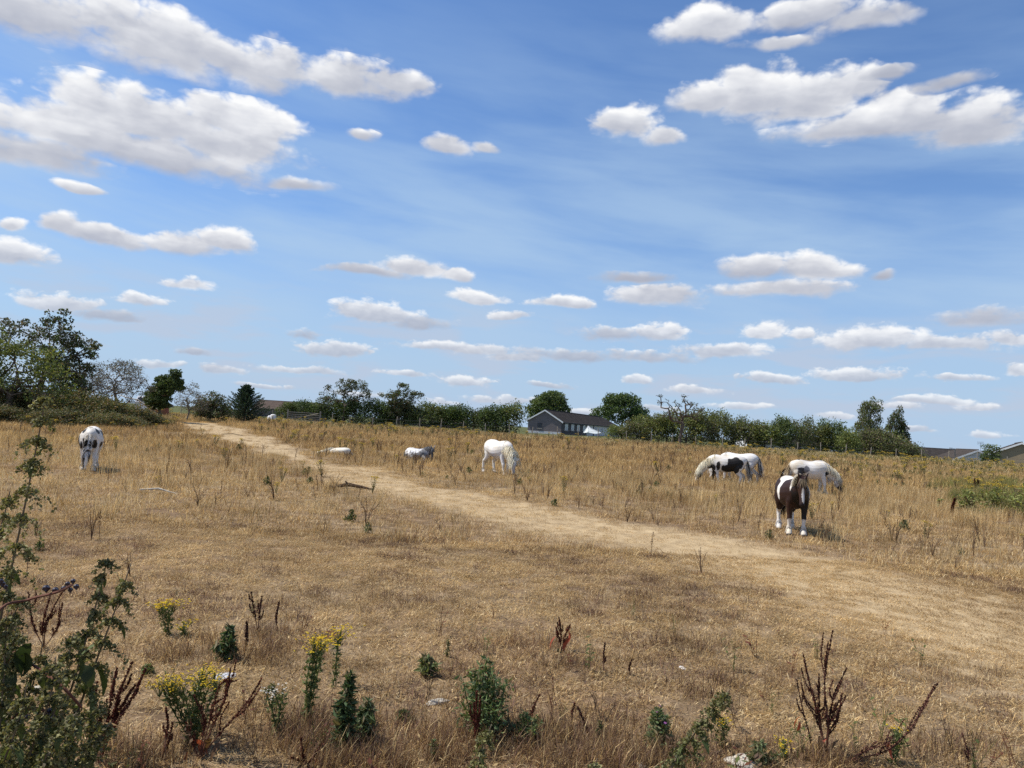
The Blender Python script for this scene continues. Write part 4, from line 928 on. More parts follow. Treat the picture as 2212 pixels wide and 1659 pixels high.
M_HOOF = mat_simple('hoof', (.10, .085, .07), .6, .3, 20, .3)
M_EYE = mat_simple('eye', (.012, .008, .006), .15, .1, 20, .5)
M_HALTER = mat_simple('halter_strap', (.30, .32, .33), .6, .2, 20, .3)
WHITE_C = (.74, .71, .66); BLACK_C = (.016, .014, .013); BAY_C = (.027, .0105, .006); GREY_C = (.34, .34, .35); DARKG_C = (.10, .10, .105)

def smoothpath(pts, n):
    """Catmull-Rom through the points"""
    P = [np.array(p, float) for p in pts]; P = [2 * P[0] - P[1]] + P + [2 * P[-1] - P[-2]]; out = []
    for i in range(1, len(P) - 2):
        for t in np.linspace(0, 1, n, endpoint=False):
            a, b, c, d = P[i - 1:i + 3]
            out.append(.5 * ((2 * b) + (-a + c) * t + (2 * a - 5 * b + 4 * c - d) * t * t + (-a + 3 * b - 3 * c + d) * t ** 3))
    out.append(P[-2]); return np.array(out)
def limb(mb, spec, n=4, lateral=(0, 1, 0), sides=12):
    """spec: rows x, y, z, side radius, fore-aft radius"""
    A = smoothpath(spec, n); A[:, 3:] = np.maximum(A[:, 3:], .012)
    t0 = A[0].copy(); t1 = A[-1].copy()
    mb.tube([a[:3] for a in A], [(a[3], a[4]) for a in A], sides, True, lateral)
TRUNK = [(-.83, 0, 1.02, .05, .10), (-.78, 0, 1.04, .17, .22), (-.66, 0, 1.06, .27, .30), (-.48, 0, 1.06, .315, .335), (-.2, 0, 1.00, .335, .345), (.08, 0, .965, .365, .375), (.32, 0, .99, .335, .375),
         (.52, 0, 1.03, .265, .355), (.68, 0, 1.03, .20, .28), (.78, 0, 1.0, .12, .18), (.82, 0, .98, .05, .08)]
def fore(s, dx=0.0, fwd=0.0):
    y = .165 * s
    return [(.50, y * .8, 1.02, .10, .17), (.49, y, .84, .105, .15), (.48 + dx * .3, y * 1.05, .66, .082, .10), (.49 + dx * .6, y, .48, .062, .070), (.50 + dx * .7, y, .42, .062, .068), (.49 + dx * .8, y, .30, .042, .046), (.49 + dx * .9, y, .19, .046, .052), (.50 + dx, y, .13, .058, .066), (.54 + dx, y, .06, .068, .078), (.56 + dx, y, .0, .076, .092)]
def hind(s, dx=0.0):
    y = .17 * s
    return [(-.50, y * .8, 1.08, .13, .24), (-.49, y * 1.05, .88, .145, .22), (-.47 + dx * .2, y * 1.12, .72, .115, .16), (-.57 + dx * .5, y * 1.05, .58, .075, .095), (-.68 + dx * .7, y, .49, .060, .075), (-.69 + dx * .8, y, .40, .052, .060), (-.675 + dx * .9, y, .25, .046, .052), (-.665 + dx, y, .15, .058, .066), (-.62 + dx, y, .06, .068, .080), (-.60 + dx, y, .0, .076, .092)]
def neckhead(poll, nose, base=(.58, 0, 1.10), bend=None, y=0.0):
    """neck from the shoulders to the poll, head from the poll to the nose -> tube specs, mane line"""
    b = np.array(base, float); p = np.array(poll, float); n = np.array(nose, float)
    mid = (b + p) / 2 + (np.array(bend) if bend is not None else np.array([.02, 0, .03]))
    neck = [(*(b - (p - b) * .10 - np.array([.10, 0, .04])), .16, .20), (*(b - np.array([.02, 0, .03])), .175, .265), (*mid, .125, .215), (*(mid * .35 + p * .65), .105, .175), (*p, .095, .14), (*(p + (p - mid) * .12), .05, .08)]
    h = n - p; L = np.linalg.norm(h); h = h / L
    up = np.array([0, 0, 1.0]); side = np.cross(h, up); side = side / (np.linalg.norm(side) + 1e-9); dn = np.cross(h, side)   # dn ~ towards the jaw or forehead
    bk = (b - p); bk = bk - h * (bk @ h); bk = bk / (np.linalg.norm(bk) + 1e-9)                                          # from forehead towards the throat
    def q(t, o): return tuple(p + h * L * t + bk * o)
    head = [(*q(-.08, .01), .05, .06), (*q(.02, .015), .095, .115), (*q(.22, .03), .108, .145), (*q(.42, .03), .092, .13), (*q(.62, .01), .068, .088), (*q(.82, .0), .062, .072), (*q(.95, .0), .064, .068), (*q(1.02, .0), .035, .04)]
    return neck, head, (b, mid, p, h, L, side, bk)
def nearest_col(V, base, patches, seed, legs=None):
    """coat pattern: patches are (centre, radii, colour, raggedness) in the horse's own space; later ones lie over earlier ones"""
    C = np.tile(np.array(base, float), (len(V), 1))
    nz = np.array([mnoise.noise(Vector((v[0] * 5 + seed, v[1] * 5, v[2] * 5))) + .5 * mnoise.noise(Vector((v[0] * 13 + seed, v[1] * 13, v[2] * 13))) for v in V])
    for (c, r, col, rag) in patches:
        d = np.linalg.norm((V - np.array(c)) / np.array(r), axis=1) + nz * rag
        k = np.clip((1.03 - d) / .055, 0, 1)[:, None]; C = C * (1 - k) + np.array(col) * k
    return C
def strands(roots, dirs, lens, cols, width=.03, droop=.5, seed=0, seg=4):
    """hair locks: tapering two-sided ribbons that fall from their roots"""
    r = np.random.default_rng(seed); V, F, C = [], [], []
    for (p, d, L, c) in zip(roots, dirs, lens, cols):
        p = np.array(p, float); d = np.array(d, float); d /= np.linalg.norm(d) + 1e-9
        w = np.cross(d, r.normal(0, 1, 3)); w /= np.linalg.norm(w) + 1e-9; b = len(V); cc = np.array(c) * r.uniform(.72, 1.12)
        for k in range(seg + 1):
            t = k / seg; ww = width * (1 - t) ** .6 * .5 * r.uniform(.8, 1.2)
            V += [p - w * ww, p + w * ww]; C += [cc, cc]
            d = d + np.array([0, 0, -droop / seg]) + r.normal(0, .06, 3); d /= np.linalg.norm(d); p = p + d * L / seg
        for k in range(seg): i = b + 2 * k; F.append((i, i + 1, i + 3, i + 2))
    return new_mesh('hair', V, F, M_HAIR, C)
def horse(label, loc, yaw, poll, nose, base, patches, seed, mane=((WHITE_C, 1.0),), tail=((WHITE_C, 1.0),), legdx=(0, 0, 0, 0), side=1, bend=None, scale=1.0, halter=False, ears=(.55, .55), feather=WHITE_C, forelock=True, lying=None, barrel=1.0, tail_dir=(-.35, 0, -1), mane_len=.42, neckbase=(.58, 0, 1.10)):
    o = empty('horse', loc, yaw, label, 'horse', 'horses grazing in the field'); o.scale = (scale,) * 3
    neck, head, (b, mid, p, h, L, sd, bk) = neckhead(poll, nose, neckbase, bend)
    mb = MB()
    if lying is None:
        limb(mb, [(x, y, z, ry * barrel, rz) for (x, y, z, ry, rz) in TRUNK], 4, sides=18)
        L4 = [fore(1, legdx[0]), fore(-1, legdx[1]), hind(1, legdx[2]), hind(-1, legdx[3])]
    else: trunk, L4 = lying; limb(mb, trunk, 4, sides=18)
    for q in L4: limb(mb, q, 3)
    latn = tuple(sd) if lying else (0, 1, 0)
    limb(mb, neck, 4, (0, 1, 0), 14); limb(mb, head, 4, tuple(sd), 12)
    for k, s_ in enumerate((-1, 1)):      # ears
        e0 = p + sd * .062 * s_ - h * .02 - bk * .03; tip = e0 - h * ears[k] * .24 - bk * .04 + sd * s_ * .06
        limb(mb, [(*e0, .022, .030), (*(e0 * .45 + tip * .55), .030, .036), (*tip, .008, .010)], 3, tuple(sd), 8)
    t = bpy.data.objects.new('tmp', mb.mesh('tmp', None)); COL.objects.link(t)
    rm = t.modifiers.new('r', 'REMESH'); rm.mode = 'VOXEL'; rm.voxel_size = .019
    sm = t.modifiers.new('s', 'SMOOTH'); sm.factor = .5; sm.iterations = 4
    bpy.context.view_layer.update(); me = bpy.data.meshes.new_from_object(t.evaluated_get(bpy.context.evaluated_depsgraph_get()))
    bpy.data.objects.remove(t); me.name = 'body'
    V = np.zeros(len(me.vertices) * 3, np.float32); me.vertices.foreach_get('co', V); V = V.reshape(-1, 3).astype(float)
    C = nearest_col(V, base, patches, seed)
    if lying is not None: C = C * np.clip(1.0 + .9 * np.array([mnoise.noise(Vector(v * 9)) + .5 * mnoise.noise(Vector(v * 4)) for v in V]), .35, 1.25)[:, None] if base == GREY_C else C
    mz = np.clip((np.array([(V - p) @ h / L]).T - .93) / .06, 0, 1); near_head = (np.linalg.norm(V - (p + h * L), axis=1) < .16)[:, None]
    C = C * (1 - .55 * mz * near_head)                                   # dusky muzzle
    ca = me.color_attributes.new('col', 'FLOAT_COLOR', 'POINT'); c4 = np.ones((len(V), 4), np.float32); c4[:, :3] = C; ca.data.foreach_set('color', c4.ravel())
    me.materials.clear(); me.materials.append(M_COAT); me.polygons.foreach_set('use_smooth', [True] * len(me.polygons)); obj('body', me, o)
    for s_ in (-1, 1):                     # eyes
        m = MB(); c = p + h * L * .30 + sd * s_ * .098 - bk * .035; m.tube([c - sd * s_ * .02, c + sd * s_ * .004, c + sd * s_ * .014], [.024, .026, .010], 8); obj('eye', m.mesh('eye', M_EYE, True), o)
    for q in L4:                           # hooves
        a, c = np.array(q[-2][:3]), np.array(q[-1][:3]); d = (c - a) / np.linalg.norm(c - a)
        m = MB(); m.tube([a * .35 + c * .65, c + d * .015], [(.080, .090), (.092, .105)], 12, True, (0, 1, 0)); obj('hoof', m.mesh('hoof', M_HOOF, True), o)
    r = np.random.default_rng(seed + 50)
    def pick(pal, t):                      # colours change along the hair
        for c, lim in pal:
            if t <= lim: return c
        return pal[-1][0]
    # mane along the crest
    roots, dirs, lens, cols = [], [], [], []
    crest = smoothpath([b + np.array([-.06, 0, .27]), mid - (bk if lying else np.zeros(3)) * 0 + np.array([0, 0, 0]) + _crest(b, mid, p) * .20, p + _crest(b, mid, p) * .13], 14)
    for i, c in enumerate(crest):
        t = i / (len(crest) - 1)
        for _ in range(22):
            s2 = side if r.uniform() < .8 else -side
            roots.append(c + np.array([r.normal(0, .02), s2 * r.uniform(0, .035), r.normal(0, .012)])); dirs.append(np.array([r.normal(.05, .12), s2 * r.uniform(.5, .9), .10]) + _crest(b, mid, p) * .12); lens.append(mane_len * r.uniform(.7, 1.25)); cols.append(pick(mane, t))
    obj('mane', strands(roots, dirs, lens, cols, .020, 3.4, seed, 6), o)
    if forelock:
        rt_ = [p - bk * .10 + sd * r.normal(0, .03) for _ in range(34)]; obj('forelock', strands(rt_, [h + sd * r.normal(0, .25) - bk * .25 for _ in rt_], [r.uniform(.14, .25) for _ in rt_], [pick(mane, 1.0) for _ in rt_], .016, .5, seed + 1), o)
    # tail
    if lying is None: dock = np.array([-.80, 0, 1.22])
    else: dock = np.array(trunk[0][:3]) + [0, 0, trunk[1][4] * .5]
    rt_ = [dock + [r.uniform(-.05, .05), r.normal(0, .03), r.uniform(-.05, .05)] for _ in range(190)]
    ln = [r.uniform(.75, 1.05) if lying is None else r.uniform(.35, .6) for _ in rt_]
    obj('tail', strands(rt_, [np.array([tail_dir[0] + r.normal(0, .08), tail_dir[1] + r.normal(0, .07), tail_dir[2] * .45]) for _ in rt_], ln, [pick(tail, r.uniform()) for _ in rt_], .018, 2.8, seed + 2, 7), o)
    # feather over the feet
    if lying is None and feather is not None:
        for q in L4:
            c = np.array(q[-3][:3]); rt_ = [c + [math.cos(a_) * .055, math.sin(a_) * .05, r.uniform(-.03, .09)] for a_ in r.uniform(0, 6.28, 90)]
            obj('feather', strands(rt_, [(x_ - c) * np.array([1, 1, 0]) * 5 + [-.15, 0, -.8] for x_ in rt_], [r.uniform(.09, .17) for _ in rt_], [feather] * len(rt_), .016, .6, seed + 3), o)
    if halter:
        for t_ in (.18, .55):
            m = MB(); c = p + h * L * t_ + bk * .02; rr = .135 if t_ < .3 else .095
            m.tube([c + sd * math.cos(a_) * rr * .82 + bk * math.sin(a_) * rr for a_ in np.linspace(0, 2 * math.pi, 19)], .010, 5); obj('halter_strap', m.mesh('halter_strap', M_HALTER), o)
    return o
def _crest(b, mid, p):
    """unit vector from the neck's core to its crest"""
    t = p - b; t = t / np.linalg.norm(t); c = np.array([0, 0, 1.0]) - t * t[2]
    if np.linalg.norm(c) < .2: c = np.array([1.0, 0, 0]) - t * t[0]
    return c / np.linalg.norm(c)

def spot(px, Y, dz=-.02): p = at_ground(px, Y); return (p[0], p[1], p[2] + dz)
def build_horses():
    W, K, B = WHITE_C, BLACK_C, BAY_C
    # piebald grazing straight at the camera, far left
    horse('black and white horse at far left grazing head-on to the camera', spot(205, 23.8), R(-64), (1.05, -.02, .62), (1.22, -.06, .10), W,
          [((-.12, .33, 1.20), (.36, .16, .17), K, .2), ((-.12, -.33, 1.20), (.36, .16, .17), K, .2), ((.40, .15, 1.24), (.24, .09, .16), K, .2), ((.40, -.15, 1.24), (.24, .09, .16), K, .2), ((.30, -.36, .88), (.16, .14, .26), K, .2), ((.34, .34, .80), (.16, .12, .16), K, .3),
           ((.78, .10, .82), (.20, .20, .20), K, .2), ((.74, -.14, .86), (.12, .12, .16), K, .3), ((.55, -.24, .84), (.12, .10, .12), K, .3), ((1.12, 0, .38), (.24, .16, .34), K, .12), ((1.20, -.02, .32), (.16, .045, .32), W, .1)],
          3, mane=((W, .55), (K, .8), (W, 1.0)), legdx=(.12, -.1, .05, -.05), side=-1, scale=1.0, mane_len=.20, barrel=.98)
    # white grazing, centre
    horse('white horse with long cream mane grazing in mid-field, left of the long house', spot(1081, 31.2), R(-55), (1.10, .02, .58), (1.22, -.10, .10), (.78, .76, .73),
          [((.1, -.35, .78), (.22, .12, .14), (.62, .62, .64), .5), ((1.15, 0, .25), (.2, .16, .28), (.62, .62, .64), .3)], 5, mane=(((.86, .80, .62), 1.0),), tail=(((.62, .55, .40), 1.0),), legdx=(-.06, .16, .14, -.16), side=-1, scale=1.04, mane_len=.50, feather=(.78, .72, .58), barrel=1.12)
    # pair grazing to the left
    horse('piebald horse with big black flank patch and halter, grazing leftwards in front of another', spot(1572, 33.0), R(166), (1.12, -.02, .60), (1.30, .02, .12), W,
          [((-.34, .32, 1.02), (.36, .24, .30), K, .22), ((-.15, .30, .78), (.34, .26, .20), K, .2), ((-.36, .22, .78), (.2, .2, .2), K, .2), ((.36, .30, .90), (.09, .12, .20), K, .3), ((.16, .36, .80), (.10, .12, .13), K, .4), ((.66, .2, .80), (.20, .16, .17), K, .25), ((.50, .17, .55), (.08, .1, .12), K, .2),
           ((1.18, .06, .40), (.11, .10, .2), K, .3), ((.0, 0, 1.36), (.10, .1, .03), K, .2), ((.49, -.17, .5), (.2, .1, .3), K, .15)], 7, mane=(((.80, .74, .56), 1.0),), tail=(((.50, .48, .42), .75), (K, 1.0)), legdx=(-.18, .08, .10, -.10), side=1, scale=1.0, halter=True, mane_len=.46)
    horse('white horse half hidden behind the haltered piebald, its dark and white tail to the right', spot(1598, 34.6), R(152), (1.10, 0, .60), (1.25, -.05, .12), (.75, .73, .70),
          [((-.75, 0, 1.05), (.10, .06, .3), K, .2), ((-.66, .17, .36), (.1, .1, .14), (.12, .11, .10), .3)], 9, tail=((K, .4), ((.62, .60, .55), 1.0)), legdx=(.1, -.1, .12, -.14), scale=1.03, feather=(.5, .46, .38))
    # white with dark flank patch, right, and a bay-faced one behind it
    horse('white horse with small black flank patch grazing rightwards behind the brown and white horse', spot(1752, 31.6), R(-8), (1.10, -.02, .62), (1.28, -.08, .14), W,
          [((-.42, -.36, .96), (.20, .14, .17), (.05, .05, .055), .3), ((-.22, -.36, 1.02), (.11, .12, .16), (.20, .20, .22), .3), ((.66, -.22, .86), (.12, .12, .12), K, .2), ((1.22, -.05, .30), (.13, .13, .26), (.06, .05, .045), .3)], 11, mane=(((.80, .74, .58), .8), ((.25, .2, .15), 1.0)), tail=(((.62, .50, .32), .8), ((.3, .2, .12), 1.0)), legdx=(-.04, .10, .16, -.10), side=-1, scale=1.0, feather=(.75, .68, .52))
    horse('bay-faced horse with white blaze and dark mane grazing left, mostly behind the white horse', spot(1750, 33.3), R(184), (1.10, .02, .60), (1.24, .12, .08), (.62, .59, .55),
          [((.8, 0, .95), (.36, .3, .36), (.07, .035, .02), .2), ((1.15, .03, .36), (.2, .15, .34), (.085, .035, .018), .15), ((1.24, .09, .34), (.09, .05, .3), W, .1)], 13, mane=((K, .35), ((.5, .47, .42), .6), (K, 1.0)), side=1, scale=.97, mane_len=.5)
    # brown and white, nearest
    horse('brown and white horse facing the camera, nearest of the herd', spot(1716, 19.0), R(-97), (.98, -.03, 1.36), (1.18, -.07, .76), B,
          [((-.16, -.06, 1.36), (.30, .30, .16), W, .22), ((-.02, -.32, 1.18), (.17, .2, .24), W, .22), ((.08, -.42, .97), (.12, .14, .24), W, .3), ((-.10, .36, 1.10), (.2, .14, .3), W, .25), ((.36, .30, 1.12), (.22, .14, .22), W, .3), ((.62, -.17, 1.10), (.05, .05, .18), W, .2),
           ((.70, .06, .95), (.26, .26, .34), (.012, .008, .006), .3), ((.49, .165, .62), (.14, .12, .26), K, .15), ((.49, -.165, .62), (.14, .12, .26), (.045, .02, .012), .15), ((.52, .165, .16), (.2, .14, .24), W, .12), ((.52, -.165, .16), (.2, .14, .24), W, .12), ((-.64, .17, .20), (.26, .16, .28), W, .12), ((-.64, -.17, .26), (.26, .16, .34), W, .12),
           ((1.08, -.05, 1.08), (.11, .13, .24), (.04, .017, .009), .1), ((1.15, -.05, .98), (.10, .034, .22), W, .12), ((1.19, -.06, .78), (.07, .06, .07), (.03, .02, .02), .1)], 15, mane=((W, .5), ((.62, .56, .42), .9), ((.2, .16, .11), 1.0)), tail=((K, 1.0),), legdx=(.0, -.05, .05, .10), side=-1, scale=1.02, neckbase=(.56, 0, 1.10), bend=(.02, 0, .06), ears=(.7, .7), mane_len=.30, barrel=1.02)
    # dapple grey lying on its chest
    tr = [(-.80, 0, .36, .06, .10), (-.72, 0, .38, .24, .26), (-.5, 0, .40, .34, .34), (-.2, 0, .37, .36, .33), (.1, 0, .36, .37, .33), (.35, 0, .40, .33, .34), (.55, 0, .42, .25, .30), (.68, 0, .42, .16, .20), (.74, 0, .42, .05, .06)]
    lg = [[(.45, .22, .30, .10, .12), (.62, .34, .14, .07, .08), (.70, .36, .08, .06, .06), (.5, .40, .06, .045, .05), (.34, .42, .06, .05, .05), (.24, .42, .05, .06, .06)], [(.45, -.22, .30, .10, .12), (.66, -.34, .14, .07, .08), (.74, -.36, .08, .06, .06), (.54, -.40, .06, .045, .05), (.38, -.42, .06, .05, .05), (.28, -.42, .05, .06, .06)],
          [(-.5, -.24, .34, .16, .20), (-.2, -.40, .22, .13, .14), (-.12, -.42, .12, .09, .1), (-.42, -.48, .08, .06, .06), (-.62, -.50, .06, .05, .05), (-.72, -.5, .05, .06, .06)], [(-.5, .2, .30, .16, .18), (-.2, .36, .2, .12, .14), (-.12, .38, .10, .08, .08), (-.4, .42, .06, .05, .05), (-.6, .43, .05, .05, .05), (-.68, .43, .05, .06, .06)]]
    horse('dappled grey horse lying on its chest in the straw, dark head to the right', spot(1652 / 1.8228 + 2, 36.5), R(-24), (.92, -.04, .74), (1.02, -.14, .24), GREY_C,
          [((-.55, -.1, .6), (.36, .4, .32), (.74, .73, .72), .35), ((-.1, -.2, .62), (.4, .3, .18), (.6, .6, .61), .5), ((.45, -.2, .4), (.2, .3, .3), (.2, .2, .205), .5), ((.95, -.08, .5), (.2, .2, .34), DARKG_C, .2), ((-.5, -.4, .2), (.12, .2, .2), DARKG_C, .4), ((1.04, -.16, .26), (.05, .05, .06), (.6, .58, .56), .1)],
          17, mane=(((.14, .14, .14), 1.0),), tail=(((.5, .47, .4), 1.0),), side=-1, lying=(tr, lg), neckbase=(.52, 0, .52), bend=(.03, 0, .03), ears=(.9, .9), feather=None, mane_len=.25, scale=.86)
    # white one flat out on its side
    tr2 = [(-.70, 0, .20, .10, .10), (-.6, 0, .26, .26, .24), (-.4, 0, .28, .34, .27), (-.1, 0, .27, .36, .26), (.2, 0, .25, .34, .25), (.45, 0, .22, .28, .21), (.62, 0, .18, .18, .14), (.7, 0, .16, .06, .06)]
    lg2 = [[(.4, -.2, .2, .10, .10), (.5, -.5, .15, .07, .07), (.52, -.75, .08, .05, .05), (.5, -1.0, .06, .05, .05)], [(.35, -.2, .12, .10, .10), (.42, -.5, .08, .07, .07), (.42, -.75, .05, .05, .05), (.38, -.98, .05, .05, .05)],
           [(-.45, -.2, .24, .16, .14), (-.5, -.5, .18, .09, .09), (-.62, -.75, .08, .06, .06), (-.6, -1.0, .06, .05, .05)], [(-.45, -.2, .14, .14, .12), (-.42, -.5, .08, .08, .08), (-.5, -.75, .05, .05, .05), (-.48, -.98, .05, .05, .05)]]
    horse('cream white horse stretched flat on its side beside the track', spot(740, 37.0, -.04), R(168), (1.15, .06, .16), (1.68, .02, .07), (.74, .70, .60),
          [((-.6, -.2, .2), (.2, .2, .1), (.3, .3, .3), .6)], 19, mane=(((.76, .70, .55), 1.0),), tail=(((.4, .37, .3), 1.0),), lying=(tr2, lg2), neckbase=(.55, 0, .22), bend=(0, 0, .02), feather=None, forelock=False, mane_len=.2, scale=.74)
build_horses()

# ------------------------------------------------------------------ weeds and small things in the field
M_STEMR = mat_simple('dock_stem', (.13, .055, .035), .8, .35, 30, .2)
M_STEMB = mat_simple('brown_stem', (.17, .12, .075), .85, .35, 30, .15)
M_STEMG = mat_simple('green_stem', (.12, .15, .05), .7, .3, 30, .2)
M_NSTEM = mat_simple('nettle_stem', (.15, .115, .075), .75, .35, 40, .2)
M_SEED = mat_leaf('dock_seed', (1, 1, 1), trans=.15, rough=.8, var=.2, spec=.1, tcol=(1.2, .8, .6))
M_WEED = mat_leaf('weed_leaf', (1, 1, 1), trans=.32, rough=.6, var=.25, spec=.3)
M_PETAL = mat_leaf('ragwort_petal', (1, 1, 1), trans=.25, rough=.6, var=.15, spec=.2, tcol=(1.1, 1, .5))
M_STONE = mat_simple('pale_stone', (.50, .45, .36), .95, .25, 14, .1, .7, 40)
M_SOILST = mat_simple('brown_clod', (.07, .045, .03), .95, .35, 14, .1, .6, 40)
SEEDC = [(.105, .030, .018), (.075, .024, .016), (.14, .042, .024), (.055, .020, .015)]
SEEDD = [(.060, .028, .022), (.085, .036, .026), (.045, .022, .018)]
NETG = [(.075, .105, .034), (.058, .082, .028), (.10, .13, .042)]
TASS = [(.20, .20, .075), (.155, .155, .06), (.25, .235, .10), (.10, .105, .04), (.17, .14, .07)]
def above(base, px, py):
    """the point seen at (px,py) at the depth of a base point, relative to that base"""
    return at(px, py, base[1]) - np.array(base)
def seeds(path, t0, dens, rad, size, pal, r, gap=.0):
    P = smoothpath(path, 8); L = np.linalg.norm(np.diff(P, axis=0), axis=1).sum(); n = max(20, int(L * dens))
    t = r.uniform(t0, 1, n)
    if gap: t = np.round(t / gap) * gap + r.normal(0, gap * .16, n)
    t = np.clip(t, 0, 1); i = np.minimum((t * (len(P) - 1)).astype(int), len(P) - 2); f = t * (len(P) - 1) - i
    C = P[i] * (1 - f)[:, None] + P[i + 1] * f[:, None]; u = r.normal(0, 1, (n, 3)); u /= np.linalg.norm(u, axis=1, keepdims=True)
    C = C + u * (rad * (1.15 - .75 * t) * r.uniform(.3, 1, n))[:, None]
    return leaves(C, u, size, pal, r, .8)
def strap_leaf(L, w, col, bend=.6, n=7, serr=0.0):
    """one broad leaf along +X, folded on its midrib and bent downwards; serr cuts a toothed edge"""
    V, F = [], []
    for k in range(n + 1):
        t = k / n; ww = w * (math.sin(math.pi * min(1, t * .92 + .06)) ** .8) * (1 - .35 * t) * (1 + (serr if k % 2 else -serr)); a = bend * t
        x = L * (math.sin(a) / bend if bend else t); z = -L * (1 - math.cos(a)) / bend if bend else 0
        V += [(x, -ww / 2, z + ww * .14), (x, 0, z), (x, ww / 2, z + ww * .14)]
    for k in range(n): i = 3 * k; F += [(i, i + 1, i + 4, i + 3), (i + 1, i + 2, i + 5, i + 4)]
    return new_mesh('leaf', V, F, M_WEED, [col] * len(V), True)
RED_LEAF = [strap_leaf(.14, .045, (.42, .10, .06), 1.2), strap_leaf(.12, .035, (.30, .07, .035), .9)]
BRN_LEAF = [strap_leaf(.15, .045, (.13, .075, .04), 1.0)]
GRN_LEAF = [strap_leaf(.16, .05, (.07, .10, .03), .8)]

def dock(label, base, stems, seed, pal=SEEDC, rad=.016, dens=520, size=.013, gap=.035, leafs=(), side=3, st=.0045):
    """stems: lists of picture points from foot to tip; side twigs carry more seed"""
    r = np.random.default_rng(seed); o = empty('dock_plant', base, 0, label, 'weed')
    for pts in stems:
        P = [np.zeros(3)] + [above(base, *q) + np.array([0, r.normal(0, .05), 0]) for q in pts]
        sm = MB(); A = smoothpath(P, 5); sm.tube(A, [st * (1.2 - .8 * k / len(A)) for k in range(len(A))], 5); obj('stem', sm.mesh('stem', M_STEMR), o)
        V, F, c = seeds(P, .30, dens, rad, size, pal, r, gap); obj('seed_spike', new_mesh('seed_spike', V, F, M_SEED, c), o)
        H = np.linalg.norm(A[-1] - A[0])
        for k in range(side):
            t = r.uniform(.32, .78); a = A[int(t * (len(A) - 1))]; d = A[-1] - A[int(len(A) * .6)]; d = d / np.linalg.norm(d)
            az = r.uniform(0, 6.28); q = d * .9 + np.array([math.cos(az) * .42, math.sin(az) * .42, .10]); L = H * r.uniform(.08, .30)
            Q = [a, a + (q * .55 + np.array([math.cos(az), math.sin(az), 0]) * .1) * L, a + (q * .9 + d * .25) * L]
            tw = MB(); tw.tube(smoothpath(Q, 3), st * .55, 4); obj('twig', tw.mesh('twig', M_STEMR), o)
            V, F, c = seeds(Q, .12, dens * .95, rad * .8, size, pal, r, gap * 2.2); obj('seed_spike', new_mesh('seed_spike', V, F, M_SEED, c), o)
    for (px, py, kind, s_) in leafs:
        l = obj('leaf', (RED_LEAF + BRN_LEAF + GRN_LEAF)[kind], o, tuple(above(base, px, py)), r.uniform(0, 6.28)); l.rotation_euler = (r.normal(0, .4), r.uniform(.3, 1.3), r.uniform(0, 6.28)); l.scale = (s_,) * 3
    return o
def flower_head(C, size, r, col=((.78, .56, .015), (.70, .46, .01), (.82, .64, .03)), mid=(.42, .25, .01)):
    V, F, Cc = [], [], []; n = 8
    for c in C:
        u = np.array([r.normal(0, .35), r.normal(0, .35), 1.0]); u /= np.linalg.norm(u); a = np.cross(u, [1, 0, 0]); a /= np.linalg.norm(a); b = np.cross(u, a); s_ = size * r.uniform(.7, 1.2); k0 = len(V); cc = col[r.integers(0, len(col))]
        V.append(c + u * s_ * .25); Cc.append(mid)
        for k in range(2 * n):
            q = (.85 if k % 2 == 0 else .5) * s_; V.append(c + a * math.cos(math.pi * k / n) * q + b * math.sin(math.pi * k / n) * q); Cc.append(cc)
        F += [(k0, k0 + 1 + k, k0 + 1 + (k + 1) % (2 * n)) for k in range(2 * n)]
    return new_mesh('flower_head', V, F, M_PETAL, Cc)
def ragwort(label, base, tops, seed, flowers=26, fsize=.010, spread=.05, leafden=90, flat=.35, fluff=False):
    """tops: picture points of the flower heads"""
    r = np.random.default_rng(seed); o = empty('ragwort_plant', base, 0, label, 'weed')
    for q in tops:
        t = above(base, *q) + np.array([0, r.normal(0, .06), 0]); m = t * .55 + np.array([r.normal(0, .015), r.normal(0, .015), 0]); P = smoothpath([np.zeros(3) + r.normal(0, .015, 3) * [1, 1, 0], m, t], 5)
        s_ = MB(); s_.tube(P, [.0045] * (len(P) - 1) + [.003], 5); H = np.linalg.norm(t)
        C = t + np.stack([r.normal(0, spread, flowers), r.normal(0, spread, flowers), r.normal(0, spread * flat, flowers) + .01], -1)
        for c in C[::2]: s_.tube([t - [0, 0, min(.09, H * .3)], (t + c) / 2 - [0, 0, .02], c], .0016, 3, cap=False)
        obj('stem', s_.mesh('stem', M_STEMG), o)
        obj('flower_head', flower_head(C, fsize, r) if not fluff else flower_head(C, fsize, r, ((.75, .72, .64), (.66, .62, .54)), (.6, .55, .45)), o)
        n = int(leafden * H / .5); k = r.uniform(.05, .9, n); i = (k * (len(P) - 1)).astype(int); u = r.normal(0, 1, (n, 3)); u[:, 2] = np.abs(u[:, 2]) * .7; u /= np.linalg.norm(u, axis=1, keepdims=True)
        V, F, c = leaves(P[i] + u * r.uniform(.008, .045, n)[:, None], u * 3, .042, [(.12, .155, .048), (.09, .12, .038), (.17, .19, .065)], r, .32); obj('foliage', new_mesh('foliage', V, F, M_WEED, c), o)
    return o
